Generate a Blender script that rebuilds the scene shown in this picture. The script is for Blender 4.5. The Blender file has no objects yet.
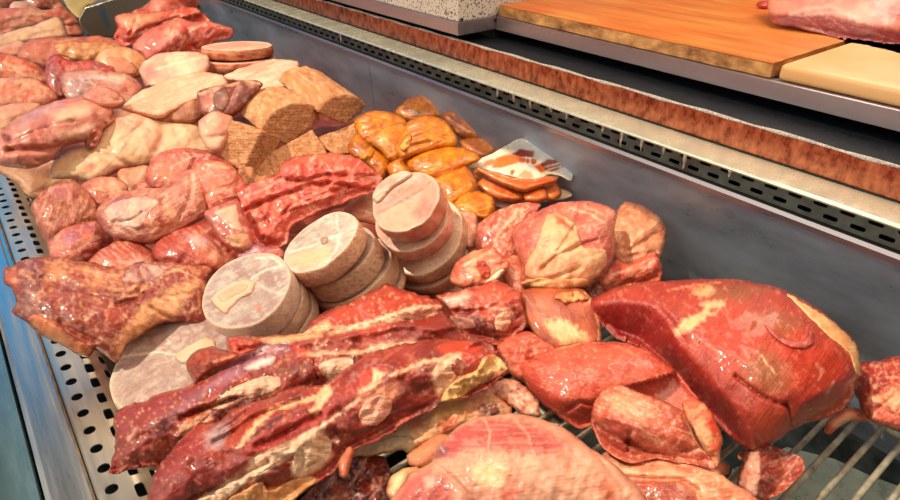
import bpy, bmesh, math, random
import numpy as np
from mathutils import Vector, Matrix, noise
from mathutils.geometry import delaunay_2d_cdt
random.seed(7)
S = bpy.context.scene
COL = S.collection

# ------------------------------------------------------------------ camera
F, PIT, YAW, HC = 620.0, math.radians(31.3), math.radians(38.15), 0.50
cd = bpy.data.cameras.new('camera'); cam = bpy.data.objects.new('camera', cd); COL.objects.link(cam)
cam.location = (0, 0, HC); cam.rotation_euler = (math.pi/2-PIT, 0, -YAW)
cd.sensor_width = 36; cd.lens = F/900*36; cd.clip_start = 0.01
S.camera = cam
CAM = np.array([0, 0, HC])
cp, sp, cy, sy = math.cos(PIT), math.sin(PIT), math.cos(YAW), math.sin(YAW)
def rays(uv):
    """unit directions from the viewpoint through photo points"""
    uv = np.asarray(uv, float)
    a = (uv[..., 0]-450)/F; b = (250-uv[..., 1])/F
    fw = cp+b*sp; up = -sp+b*cp
    d = np.stack([a*cy+fw*sy, -a*sy+fw*cy, up], -1)
    return d/np.linalg.norm(d, axis=-1, keepdims=True)
def proj(P):
    P = np.asarray(P, float)-CAM
    r = P[..., 0]*cy-P[..., 1]*sy
    h = P[..., 0]*sy+P[..., 1]*cy
    fw = h*cp-P[..., 2]*sp; up = h*sp+P[..., 2]*cp
    return np.stack([450+F*r/fw, 250-F*up/fw], -1)
def at_z(u, v, z):
    d = rays((u, v)); return CAM+d*((z-HC)/d[2])
def on_plane(uv, P0, n):
    d = rays(uv); t = ((P0-CAM)@n)/(d@n)
    return CAM+d*t[..., None]

# ------------------------------------------------------------------ colour + noise helpers
def lin(c):
    c = np.asarray(c, float)/255.0
    return np.where(c <= .04045, c/12.92, ((c+.055)/1.055)**2.4)
def nz(P, scale, seed=0.0, octv=3):
    """fractal noise per row of P (N,2|3)"""
    o = np.empty(len(P))
    for i, p in enumerate(P):
        q = Vector((p[0]*scale+seed, p[1]*scale-seed*.7, (p[2]*scale if len(p) > 2 else seed*1.3)))
        o[i] = noise.fractal(q, 1.0, 2.0, octv)
    return o
def seg_dist(P, A, B):
    """distances (N,M) from points to segments"""
    AB = B-A; L2 = np.maximum((AB**2).sum(1), 1e-9)
    t = np.clip(((P[:, None]-A[None])*AB[None]).sum(2)/L2[None], 0, 1)
    D = P[:, None]-(A[None]+t[..., None]*AB[None])
    return np.sqrt((D**2).sum(2)), t
def line_dist(P, pts):
    pts = np.asarray(pts, float)
    d, _ = seg_dist(P, pts[:-1], pts[1:]); return d.min(1)
def inside(P, poly):
    x, y = P[:, 0], P[:, 1]; c = np.zeros(len(P), bool); n = len(poly)
    for i in range(n):
        x1, y1 = poly[i]; x2, y2 = poly[(i+1) % n]
        m = ((y1 > y) != (y2 > y))
        if y1 != y2:
            c ^= m & (x < (x2-x1)*(y-y1)/(y2-y1)+x1)
    return c
def poly_sdist(P, poly):
    poly = np.asarray(poly, float)
    d = line_dist(P, np.vstack([poly, poly[:1]]))
    return np.where(inside(P, poly), d, -d)
def smooth_loop(pts, step=2.0):
    """closed Catmull-Rom through the points, resampled"""
    p = np.asarray(pts, float); n = len(p); out = []
    for i in range(n):
        p0, p1, p2, p3 = p[i-1], p[i], p[(i+1) % n], p[(i+2) % n]
        L = np.linalg.norm(p2-p1); k = max(1, int(round(L/step)))
        s = .42
        m1 = (p2-p0)*s; m2 = (p3-p1)*s
        a0 = np.linalg.norm(p1-p0)+1e-6; a2 = np.linalg.norm(p3-p2)+1e-6
        m1 *= min(1, 1.6*L/(a0+L)); m2 *= min(1, 1.6*L/(a2+L))
        for j in range(k):
            t = j/k
            out.append((2*t**3-3*t*t+1)*p1+(t**3-2*t*t+t)*m1+(-2*t**3+3*t*t)*p2+(t**3-t*t)*m2)
    return np.array(out)

# ------------------------------------------------------------------ materials
MATS = {}
def newmat(name):
    m = bpy.data.materials.new(name); m.use_nodes = True
    nt = m.node_tree; b = nt.nodes['Principled BSDF']; return m, nt, b
def nd(nt, t, **kw):
    n = nt.nodes.new(t)
    for k, v in kw.items():
        if k in n.inputs: n.inputs[k].default_value = v
        else: setattr(n, k, v)
    return n
def flesh_mat(name, rough=.38, streak=.22, grain=.12, bump=.5, spec=.5, coat=.35, sss=0.0, scale=1.0):
    """wet flesh: painted colour attribute, streaky fibres along the fibre map, fine grain, wet coat"""
    m, nt, b = newmat(name); L = nt.links.new
    at = nd(nt, 'ShaderNodeVertexColor', layer_name='Col')
    uv = nd(nt, 'ShaderNodeUVMap', uv_map='fibre')
    mp = nd(nt, 'ShaderNodeMapping'); mp.inputs['Scale'].default_value = (45*scale, 420*scale, 1)
    L(uv.outputs[0], mp.inputs[0])
    n1 = nd(nt, 'ShaderNodeTexNoise', Scale=1.0, Detail=4.0, Roughness=.6); L(mp.outputs[0], n1.inputs['Vector'])
    tc = nd(nt, 'ShaderNodeTexCoord')
    n2 = nd(nt, 'ShaderNodeTexNoise', Scale=420.0*scale, Detail=3.0, Roughness=.65); L(tc.outputs['Object'], n2.inputs['Vector'])
    n3 = nd(nt, 'ShaderNodeTexNoise', Scale=55.0*scale, Detail=4.0, Roughness=.6); L(tc.outputs['Object'], n3.inputs['Vector'])
    def centred(src, amt):
        a = nd(nt, 'ShaderNodeMath', operation='SUBTRACT'); L(src, a.inputs[0]); a.inputs[1].default_value = .5
        c = nd(nt, 'ShaderNodeMath', operation='MULTIPLY'); L(a.outputs[0], c.inputs[0]); c.inputs[1].default_value = amt
        return c.outputs[0]
    s = nd(nt, 'ShaderNodeMath', operation='ADD'); L(centred(n1.outputs[0], streak*3.2), s.inputs[0]); L(centred(n2.outputs[0], grain*3.2), s.inputs[1])
    s2 = nd(nt, 'ShaderNodeMath', operation='ADD'); L(s.outputs[0], s2.inputs[0]); L(centred(n3.outputs[0], .6), s2.inputs[1])
    s3 = nd(nt, 'ShaderNodeMath', operation='ADD'); L(s2.outputs[0], s3.inputs[0]); s3.inputs[1].default_value = 1.0
    mx = nd(nt, 'ShaderNodeVectorMath', operation='SCALE'); L(at.outputs[0], mx.inputs[0]); L(s3.outputs[0], mx.inputs['Scale'])
    L(mx.outputs[0], b.inputs['Base Color'])
    r = nd(nt, 'ShaderNodeMapRange'); L(n3.outputs[0], r.inputs[0]); r.inputs['From Min'].default_value = .35; r.inputs['From Max'].default_value = .65
    r.inputs['To Min'].default_value = rough-.13; r.inputs['To Max'].default_value = rough+.17
    L(r.outputs[0], b.inputs['Roughness'])
    bs = nd(nt, 'ShaderNodeMath', operation='ADD'); L(n1.outputs[0], bs.inputs[0])
    h2 = nd(nt, 'ShaderNodeMath', operation='MULTIPLY'); L(n2.outputs[0], h2.inputs[0]); h2.inputs[1].default_value = .7
    L(h2.outputs[0], bs.inputs[1])
    bp = nd(nt, 'ShaderNodeBump', Strength=bump, Distance=.003); L(bs.outputs[0], bp.inputs['Height'])
    L(bp.outputs[0], b.inputs['Normal'])
    b.inputs['Specular IOR Level'].default_value = spec
    b.inputs['Coat Weight'].default_value = coat; b.inputs['Coat Roughness'].default_value = .13
    b.inputs['Subsurface Weight'].default_value = sss; b.inputs['Subsurface Radius'].default_value = (.006, .002, .001)
    MATS[name] = m; return m
flesh_mat('meat', streak=.32, grain=.18, bump=.38); flesh_mat('pork', streak=.18, grain=.10, bump=.25, rough=.42, coat=.2)
flesh_mat('fat', streak=.10, grain=.12, bump=.4, rough=.45, coat=.15)
flesh_mat('bony', streak=.22, grain=.24, bump=.6, rough=.4, coat=.25)
flesh_mat('frozen', streak=.14, grain=.26, bump=.3, rough=.6, coat=.05, scale=.9)
flesh_mat('kofta', streak=.0, grain=.42, bump=1.0, rough=.75, coat=0, spec=.25, scale=.75)
flesh_mat('bagged', streak=.1, grain=.32, bump=.9, rough=.22, coat=.6, scale=.45)
flesh_mat('casing', streak=.06, grain=.05, bump=.15, rough=.22, coat=.5)
flesh_mat('film', streak=.03, grain=.03, bump=.15, rough=.22, coat=.6)

def simple_mat(name, col, rough=.5, metal=0.0, nscale=0, namt=.2, bump=0.0, stretch=(1, 1, 1), spec=.5, col2=None):
    m, nt, b = newmat(name); L = nt.links.new
    b.inputs['Base Color'].default_value = (*lin(col), 1); b.inputs['Roughness'].default_value = rough
    b.inputs['Metallic'].default_value = metal; b.inputs['Specular IOR Level'].default_value = spec
    if nscale:
        tc = nd(nt, 'ShaderNodeTexCoord'); mp = nd(nt, 'ShaderNodeMapping'); mp.inputs['Scale'].default_value = stretch
        L(tc.outputs['Object'], mp.inputs[0])
        n = nd(nt, 'ShaderNodeTexNoise', Scale=nscale, Detail=6.0, Roughness=.65); L(mp.outputs[0], n.inputs['Vector'])
        rp = nd(nt, 'ShaderNodeValToRGB'); L(n.outputs[0], rp.inputs[0])
        c = lin(col); c2 = lin(col2) if col2 is not None else c*(1-namt*1.6)
        rp.color_ramp.elements[0].position = .35; rp.color_ramp.elements[1].position = .68
        rp.color_ramp.elements[0].color = (*c2, 1); rp.color_ramp.elements[1].color = (*np.clip(c*(1+namt*.5), 0, 1), 1)
        L(rp.outputs[0], b.inputs['Base Color'])
        mr = nd(nt, 'ShaderNodeMapRange'); L(n.outputs[0], mr.inputs[0]); mr.inputs['From Min'].default_value = .3; mr.inputs['From Max'].default_value = .7
        mr.inputs['To Min'].default_value = max(.03, rough-.1); mr.inputs['To Max'].default_value = rough+.12; L(mr.outputs[0], b.inputs['Roughness'])
        if bump:
            bp = nd(nt, 'ShaderNodeBump', Strength=bump, Distance=.002); L(n.outputs[0], bp.inputs['Height']); L(bp.outputs[0], b.inputs['Normal'])
    MATS[name] = m; return m

# ------------------------------------------------------------------ object helpers
def tag(o, label=None, cat=None, group=None, kind=None):
    if label: o['label'] = label
    if cat: o['category'] = cat
    if group: o['group'] = group
    if kind: o['kind'] = kind
    return o
def empty(name, loc):
    o = bpy.data.objects.new(name, None); o.location = loc; o.empty_display_size = .02; COL.objects.link(o); return o
def link_mesh(name, V, Fs, mat, parent=None, cols=None, uvs=None, smooth=True, origin=None):
    """one mesh object; V in world metres; origin becomes the object's own base point"""
    V = np.asarray(V, float)
    if parent is not None:
        origin = PORG[parent.name]
    elif origin is None:
        lo, hi = V.min(0), V.max(0); origin = np.array([(lo[0]+hi[0])/2, (lo[1]+hi[1])/2, lo[2]])
    me = bpy.data.meshes.new(name)
    me.from_pydata([tuple(v) for v in V-origin], [], [tuple(int(i) for i in f) for f in Fs])
    if cols is not None:
        cols = np.asarray(cols)
        if mat == 'meat': cols = cols*(np.array([.70, .74, .72])+np.array([.32, .26, .26])*np.clip(cols[:, 1:2]/.36, 0, 1))
        else: cols = cols*ALB.get(mat if isinstance(mat, str) else '', 1.0)
        ca = me.color_attributes.new('Col', 'FLOAT_COLOR', 'POINT')
        buf = np.ones((len(V), 4), np.float32); buf[:, :3] = cols; ca.data.foreach_set('color', buf.ravel())
    if uvs is not None:
        ul = me.uv_layers.new(name='fibre'); li = np.empty(len(me.loops), np.int32); me.loops.foreach_get('vertex_index', li)
        ul.data.foreach_set('uv', np.asarray(uvs, np.float32)[li].ravel())
    if smooth: me.polygons.foreach_set('use_smooth', [True]*len(me.polygons))
    me.materials.append(MATS[mat] if isinstance(mat, str) else mat)
    me.validate(); me.update()
    o = bpy.data.objects.new(name, me); COL.objects.link(o)
    if parent is not None: o.parent = parent
    else: o.location = origin
    PORG[o.name] = np.asarray(origin, float)
    return o
PORG = {}
ALB = dict(bagged=.92, pork=.88, fat=.9, frozen=1.0, bony=1.0, kofta=.95)
def root_empty(name, loc):
    o = empty(name, loc); PORG[o.name] = np.asarray(loc, float); return o

# ------------------------------------------------------------------ painting
def paint(uv, base, strokes, seed=1.0, var=None, varscale=.05, jit=1.0):
    n = len(uv); c = np.tile(lin(base), (n, 1))
    if var is not None:
        w = np.clip(nz(uv, varscale, seed, 4)*1.6+.45, 0, 1)[:, None]; c = c*(1-w)+lin(var)*w
    wob = None
    for st in strokes or ():
        k, col = st[0], lin(st[1])
        if wob is None: wob = nz(uv, .22, seed+3.1, 3)
        if k == 'P':            # polygon patch: colour, softness px, points, wobble px
            soft = st[2]; wb = st[4] if len(st) > 4 else 1.5
            d = poly_sdist(uv, st[3])+wob*wb*jit
            w = np.clip(d/max(soft, .3)*.5+.5, 0, 1)
        elif k == 'L':          # streak: colour, width px, points, opacity
            op = st[4] if len(st) > 4 else 1.0
            d = line_dist(uv, st[3])+wob*st[2]*.5*jit
            w = np.clip((st[2]*.5-d)/1.6+.5, 0, 1)*op
        elif k == 'N':          # mottling: colour, noise scale, threshold, softness, opacity
            q = nz(uv, st[2], seed+st[2]*9, 4); w = np.clip((q-st[3])/st[4]+.5, 0, 1)*st[5]
        elif k == 'S':          # flecks along the fibre direction: colour, angle deg, long scale, cross scale, threshold, opacity
            a = math.radians(st[2]); ca, sa = math.cos(a), math.sin(a)
            q = np.stack([(uv[:, 0]*ca-uv[:, 1]*sa)*st[3], (uv[:, 0]*sa+uv[:, 1]*ca)*st[4]], -1)
            w = np.clip((nz(q, 1.0, seed+7.7, 3)-st[5]-.10)/.22+.5, 0, 1)*st[6]*.62
        c = c*(1-w[:, None])+col*w[:, None]
    return c

# ------------------------------------------------------------------ a rounded body with a given outline
BODIES = {}
class Body: pass
def cdt_fill(loop, spacing, seed):
    lo, hi = loop.min(0), loop.max(0)
    xs = np.arange(lo[0], hi[0]+spacing, spacing); ys = np.arange(lo[1], hi[1]+spacing, spacing*.866)
    G = np.array([(x+(spacing/2 if j % 2 else 0), y) for j, y in enumerate(ys) for x in xs])
    rng = np.random.RandomState(seed); G = G+rng.uniform(-.18, .18, G.shape)*spacing
    G = G[inside(G, loop)]
    if len(G):
        d = line_dist(G, np.vstack([loop, loop[:1]])); G = G[d > spacing*.55]
    P = np.vstack([loop, G]) if len(G) else loop
    n = len(loop)
    r = delaunay_2d_cdt([Vector(p) for p in P], [(i, (i+1) % n) for i in range(n)], [], 1, 1e-4)
    V = np.array([tuple(v) for v in r[0]]); 
    # original boundary order survives as vertices; map each out vertex to boundary or not
    bnd = np.zeros(len(V), bool)
    for i, src in enumerate(r[3]):
        if any(s < n for s in src): bnd[i] = True
    if any(len(s) == 0 for s in r[3]):
        for i, s in enumerate(r[3]):
            if len(s) == 0: bnd[i] = True
    return V, r[2], bnd
class Inflate:
    """smooth inflation profile 0..1 of an outline (membrane solved on a raster)"""
    def __init__(s, loop, cells=64):
        lo, hi = loop.min(0), loop.max(0); s.g = max((hi-lo).max()/cells, .8); s.lo = lo-2*s.g
        nx, ny = (np.ceil((hi-lo)/s.g)+5).astype(int)
        X, Y = np.meshgrid(np.arange(nx), np.arange(ny)); P = np.stack([X.ravel(), Y.ravel()], -1)*s.g+s.lo
        m = inside(P, loop).reshape(ny, nx); u = np.zeros((ny, nx))
        d = np.where(m.ravel(), line_dist(P, np.vstack([loop, loop[:1]])), 0).reshape(ny, nx)/s.g
        R = max(d.max(), 1); u = np.where(m, d*(2*R-d)*.5, 0)
        for _ in range(260):
            v = np.zeros_like(u)
            v[1:-1, 1:-1] = (u[:-2, 1:-1]+u[2:, 1:-1]+u[1:-1, :-2]+u[1:-1, 2:]+1)/4
            u = np.where(m, v, 0)
        s.u = u/max(u.max(), 1e-6); s.nx, s.ny = nx, ny
    def __call__(s, P):
        q = (P-s.lo)/s.g; i = np.clip(q.astype(int), 0, [s.nx-2, s.ny-2]); f = np.clip(q-i, 0, 1)
        a = s.u[i[:, 1], i[:, 0]]; b = s.u[i[:, 1], i[:, 0]+1]; c = s.u[i[:, 1]+1, i[:, 0]]; d = s.u[i[:, 1]+1, i[:, 0]+1]
        return np.sqrt(np.clip((a*(1-f[:, 0])+b*f[:, 0])*(1-f[:, 1])+(c*(1-f[:, 0])+d*f[:, 0])*f[:, 1], 0, 1))
def feature_height(P, feats, T):
    h = np.zeros(len(P))
    for ft in feats or ():
        if ft[0] == 'C':       # crease (+) or ridge (-): depth rel, width px, points
            d = line_dist(P, ft[3]); h -= ft[1]*T*np.exp(-(d/ft[2])**2)
        elif ft[0] == 'B':     # bump: height rel, cx, cy, rx, ry, angle
            a = math.radians(ft[6] if len(ft) > 6 else 0); x = P[:, 0]-ft[2]; y = P[:, 1]-ft[3]
            q = ((x*math.cos(a)+y*math.sin(a))/ft[4])**2+((-x*math.sin(a)+y*math.cos(a))/ft[5])**2
            h += ft[1]*T*np.exp(-q)
        elif ft[0] == 'F':     # facet falling away on one side of a line: slope rel per px, points (falls to the right of travel)
            pts = np.asarray(ft[2], float); d, t = seg_dist(P, pts[:-1], pts[1:]); k = d.argmin(1)
            A, B = pts[:-1][k], pts[1:][k]
            side = (B[:, 0]-A[:, 0])*(P[:, 1]-A[:, 1])-(B[:, 1]-A[:, 1])*(P[:, 0]-A[:, 0])
            dd = d.min(1); h -= np.where(side > 0, np.sqrt(dd**2+4)-2, 0)*ft[1]*T
        elif ft[0] == 'S':     # step: everything right of travel lies lower by rel, over soft px
            pts = np.asarray(ft[3], float); d, t = seg_dist(P, pts[:-1], pts[1:]); k = d.argmin(1)
            A, B = pts[:-1][k], pts[1:][k]
            side = np.sign((B[:, 0]-A[:, 0])*(P[:, 1]-A[:, 1])-(B[:, 1]-A[:, 1])*(P[:, 0]-A[:, 0]))
            h -= ft[1]*T*(np.tanh(side*d.min(1)/ft[2])*.5+.5)
    return h
def body(name, outline, z, base, label=None, cat='meat', group=None, T=.26, B=.22, k=.45, e=1.0, flat=0.0, mat='meat', var=None, varscale=.05,
         strokes=(), feats=(), fib=0, rough=.12, rscale=.05, seed=None, parent=None, res=1.75, jag=.5, push=0.0, zmin=.004, grow=.8, auto=None, tm=None, az=None):
    seed = seed if seed is not None else (abs(hash_name(name+str(outline[0])+str(z))) % 997)*.37
    raw = np.asarray(outline, float)
    lp = smooth_loop(raw, 2.0)
    if grow:
        t = np.roll(lp, -1, 0)-np.roll(lp, 1, 0); t /= np.maximum(np.linalg.norm(t, axis=1, keepdims=True), 1e-6)
        ar = (lp[:, 0]*np.roll(lp[:, 1], -1)-lp[:, 1]*np.roll(lp[:, 0], -1)).sum(); lp = lp+np.stack([t[:, 1], -t[:, 0]], -1)*grow*np.sign(ar)
    if jag: lp = lp+np.stack([nz(lp, .16, seed, 3), nz(lp, .16, seed+50, 3)], -1)*jag*1.3+np.stack([nz(lp, .05, seed+7, 2), nz(lp, .05, seed+57, 2)], -1)*jag*2.2
    c = (lp.min(0)+lp.max(0))/2
    A = .5*abs((lp[:, 0]*np.roll(lp[:, 1], -1)-lp[:, 1]*np.roll(lp[:, 0], -1)).sum())
    Pc = at_z(c[0], c[1], z); Pc = Pc+(CAM-Pc)/np.linalg.norm(CAM-Pc)*push
    dist = np.linalg.norm(Pc-CAM); back = (CAM-Pc)/dist
    if auto is None: auto = mat in ('meat', 'pork') and parent is None and A > 250
    if auto:               # sinews and shallow seams running with the grain
        rng = random.Random(int(seed*1000)); strokes = list(strokes); feats = list(feats); size = math.sqrt(A)
        def grain_line(f):
            for _ in range(40):
                p = np.array([rng.uniform(*x) for x in zip(lp.min(0), lp.max(0))])
                if inside(p[None], lp)[0] and line_dist(p[None], np.vstack([lp, lp[:1]]))[0] > 3: break
            g = -math.radians(fib)+rng.uniform(-.45, .45); out = [p]; st = size*f/6; bend = rng.uniform(-.16, .16)
            for _ in range(6): g += bend+rng.uniform(-.1, .1); out.append(out[-1]+st*np.array([math.cos(g), math.sin(g)]))
            return [tuple(q) for q in out]
        for _ in range(3 if A < 1500 else 5): strokes.append(('L', (248, 206, 178) if rng.random() < .7 else (150, 48, 40), rng.uniform(.9, 1.8), grain_line(rng.uniform(.3, .7)), rng.uniform(.3, .6)))
        for _ in range(2 if A < 1500 else 3): feats.append(('C', rng.uniform(.07, .14), rng.uniform(1.6, 2.6), grain_line(rng.uniform(.4, .8))))
        strokes.append(('N', (246, 196, 164), rng.uniform(.14, .24), .36, .25, .35)); strokes.append(('N', (160, 54, 44), rng.uniform(.08, .14), .34, .3, .28))
    n = back*k+np.array([0, 0, 1.0])*(1-k)
    if az is not None: n = n+np.array([az[0], az[1], 0])
    n /= np.linalg.norm(n)
    lo, hi = lp.min(0), lp.max(0); w = min(hi-lo); short = min(2*math.sqrt(A/math.pi), w*1.15)
    Tm = (tm if tm else T*short*dist/F); Bm = B*short*dist/F
    b = Body(); b.P0, b.n, b.T, b.loop, b.seed, b.dist = Pc, n, Tm, lp, seed, dist
    inf = Inflate(lp)
    def height(P):
        p = inf(P); d = np.maximum(poly_sdist(P, lp), 0)
        if flat: p = p*(1-flat)+flat*np.sqrt(1-(1-np.clip(d/(short*.16), 0, 1))**2)
        edge = np.clip(d/3.0, 0, 1)**.5
        rg = rough*min(1, 60/short); q = nz(P, rscale, seed+11, 3)*rg*1.5 + (nz(P, rscale*3.2, seed+21, 3)*rg*.3)
        return np.maximum(Tm*(p**e)*np.minimum(edge*1.05, 1) + Tm*(q*np.minimum(1, d/(short*.12))) + feature_height(P, feats, Tm)*np.minimum(1, d/4.0), -Bm*.3*np.minimum(1, d/6))
    b.height = height
    area_px = A; sp_ = max(res, math.sqrt(area_px/5200))
    V, Fs, bnd = cdt_fill(lp, sp_, int(seed*10) % 9999)
    h = height(V); h[bnd] = 0
    W = on_plane(V, Pc, n); toC = (CAM-W); toC /= np.linalg.norm(toC, axis=1, keepdims=True)
    front = W+toC*h[:, None]
    V2, F2, bnd2 = cdt_fill(lp, max(sp_*3, 5), 5)
    W2 = on_plane(V2, Pc, n); t2 = (CAM-W2); t2 /= np.linalg.norm(t2, axis=1, keepdims=True)
    hb = Bm*inf(V2); hb[bnd2] = 0
    bk = W2-t2*hb[:, None]
    for arr, tt in ((bk, t2), (front, toC)):          # never below the deck
        lowm = arr[:, 2] < zmin
        arr[lowm] += tt[lowm]*((zmin-arr[lowm, 2])/np.maximum(tt[lowm, 2], .05))[:, None]
    # shared boundary
    key = {}; idx = np.empty(len(V2), int); m = len(V); extra = []
    for i in np.where(bnd)[0]: key[(round(V[i][0], 3), round(V[i][1], 3))] = i
    for i in range(len(V2)):
        kk = (round(V2[i][0], 3), round(V2[i][1], 3))
        if kk in key: idx[i] = key[kk]
        else: idx[i] = m+len(extra); extra.append(i)
    allV = np.vstack([front, bk[extra]]) if extra else front
    uvpx = np.vstack([V, V2[extra]]) if extra else V
    def up_facing(Vx, f): 
        a, q, r = Vx[f[0]], Vx[f[1]], Vx[f[2]]; return (q[0]-a[0])*(r[1]-a[1])-(q[1]-a[1])*(r[0]-a[0]) < 0
    FF = [tuple(f) if up_facing(V, f) else tuple(f[::-1]) for f in Fs]
    FF += [tuple(idx[list(f)][::-1]) if up_facing(V2, f) else tuple(idx[list(f)]) for f in F2]
    cols = paint(uvpx, base, strokes, seed, var, varscale)
    a = math.radians(fib); sc = dist/F
    fu = np.stack([(uvpx[:, 0]*math.cos(a)-uvpx[:, 1]*math.sin(a))*sc, (uvpx[:, 0]*math.sin(a)+uvpx[:, 1]*math.cos(a))*sc], -1)
    o = link_mesh(name, allV, FF, mat, parent, cols, fu)
    if label: o['label'] = label
    if parent is None: tag(o, None, cat, group)
    BODIES[o.name] = b; b.o = o
    return o
def patch(par, name, outline, base, lift=.0016, e=1.0, mat='fat', var=None, strokes=(), fib=0, label=None, flat=.5, jag=.6, res=1.6, varscale=.08, rough=.18, feats=(), sink=.0004, of=None, edge=None):
    """a part lying on a body's surface: follows the surface and swells over it by lift"""
    b = BODIES[(of or par).name]; raw = np.asarray(outline, float); lp = smooth_loop(raw, 1.6)
    seed = b.seed+raw[0][0]*.13
    if jag: lp = lp+np.stack([nz(lp, .2, seed, 3), nz(lp, .2, seed+50, 3)], -1)*jag
    A = .5*abs((lp[:, 0]*np.roll(lp[:, 1], -1)-lp[:, 1]*np.roll(lp[:, 0], -1)).sum())
    inf = Inflate(lp, 40)
    V, Fs, bnd = cdt_fill(lp, max(res, math.sqrt(A/1800)), 3)
    p = inf(V); d = np.maximum(poly_sdist(V, lp), 0); p = p*(1-flat)+flat*np.sqrt(1-(1-np.clip(d/3.5, 0, 1))**2)
    H0 = b.height(V)
    top = H0+lift*(p**e)*(1+rough*nz(V, .12, seed, 3)*2)+feature_height(V, feats, lift); low = H0-sink
    top[bnd] = low[bnd]
    W = on_plane(V, b.P0, b.n); tC = CAM-W; tC /= np.linalg.norm(tC, axis=1, keepdims=True)
    fr = W+tC*top[:, None]; bk = W+tC*(low-.0016)[:, None]; m = len(V)
    inner = np.where(~bnd)[0]; mp = np.arange(m); mp[inner] = m+np.arange(len(inner))
    allV = np.vstack([fr, bk[inner]]); uvpx = np.vstack([V, V[inner]])
    def upf(f):
        a, q, r = V[f[0]], V[f[1]], V[f[2]]; return (q[0]-a[0])*(r[1]-a[1])-(q[1]-a[1])*(r[0]-a[0]) < 0
    FF = [tuple(f) if upf(f) else tuple(f[::-1]) for f in Fs]
    FF += [tuple(mp[list(f)][::-1]) if upf(f) else tuple(mp[list(f)]) for f in Fs]
    cols = paint(uvpx, base, strokes, seed, var, varscale)
    if edge is not None:
        w = np.clip(np.maximum(poly_sdist(uvpx, lp), 0)/3.6+.35*nz(uvpx, .3, seed, 2), 0, 1)[:, None]; cols = lin(edge)*(1-w)+cols*w
    a = math.radians(fib); sc = b.dist/F
    fu = np.stack([(uvpx[:, 0]*math.cos(a)-uvpx[:, 1]*math.sin(a))*sc, (uvpx[:, 0]*math.sin(a)+uvpx[:, 1]*math.cos(a))*sc], -1)
    o = link_mesh(name, allV, FF, mat, par, cols, fu)
    if label: o['label'] = label
    b2 = Body(); b2.P0, b2.n, b2.seed, b2.dist, b2.loop = b.P0, b.n, seed, b.dist, lp
    hb = b.height
    b2.height = lambda P: hb(P)+lift*(inf(P)**e); BODIES[o.name] = b2
    return o
def hash_name(s):
    h = 5381
    for ch in s: h = (h*33+ord(ch)) & 0xffffffff
    return h

# ------------------------------------------------------------------ solid helpers
def box_mesh(bm, lo, hi):
    x0, y0, z0 = lo; x1, y1, z1 = hi
    v = [bm.verts.new(p) for p in ((x0, y0, z0), (x1, y0, z0), (x1, y1, z0), (x0, y1, z0), (x0, y0, z1), (x1, y0, z1), (x1, y1, z1), (x0, y1, z1))]
    for f in ((3, 2, 1, 0), (4, 5, 6, 7), (0, 1, 5, 4), (1, 2, 6, 5), (2, 3, 7, 6), (3, 0, 4, 7)): bm.faces.new([v[i] for i in f])
def bm_obj(name, bm, mat, parent=None, bevel=0, seg=2, smooth=False, origin=None):
    if bevel: bmesh.ops.bevel(bm, geom=list(bm.edges), offset=bevel, segments=seg, profile=.6, affect='EDGES', clamp_overlap=True)
    bm.normal_update()
    V = [tuple(v.co) for v in bm.verts]; ix = {v: i for i, v in enumerate(bm.verts)}
    Fs = [[ix[v] for v in f.verts] for f in bm.faces]; bm.free()
    return link_mesh(name, V, Fs, mat, parent, smooth=smooth, origin=origin)
def box(name, lo, hi, mat, parent=None, bevel=0, seg=2, smooth=False):
    bm = bmesh.new(); box_mesh(bm, lo, hi); return bm_obj(name, bm, mat, parent, bevel, seg, smooth)
def extrude_profile(name, prof, y0, y1, mat, parent=None, smooth=False, ny=1):
    """closed profile in x,z swept along y"""
    n = len(prof); V = []; Fs = []
    for j in range(ny+1):
        y = y0+(y1-y0)*j/ny; V += [(x, y, z) for x, z in prof]
    for j in range(ny):
        for i in range(n):
            a = j*n+i; b = j*n+(i+1) % n; Fs.append((a, b, b+n, a+n))
    Fs.append(tuple(range(n))[::-1]); Fs.append(tuple(ny*n+i for i in range(n)))
    return link_mesh(name, V, Fs, mat, parent, smooth=smooth)
def tube_mesh(pts, r, seg=8):
    pts = [Vector(p) for p in pts]; V = []; Fs = []
    for i, p in enumerate(pts):
        t = (pts[min(i+1, len(pts)-1)]-pts[max(i-1, 0)]).normalized()
        a = t.cross(Vector((0, 0, 1))); a = a.normalized() if a.length > .01 else Vector((1, 0, 0)); b = t.cross(a)
        rr = r[i] if isinstance(r, (list, tuple)) else r
        for q in range(seg):
            w = 2*math.pi*q/seg; V.append(tuple(p+(a*math.cos(w)+b*math.sin(w))*rr))
    for i in range(len(pts)-1):
        for q in range(seg):
            Fs.append((i*seg+q, i*seg+(q+1) % seg, (i+1)*seg+(q+1) % seg, (i+1)*seg+q))
    Fs.append(tuple(range(seg))[::-1]); Fs.append(tuple((len(pts)-1)*seg+q for q in range(seg)))
    return V, Fs
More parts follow.
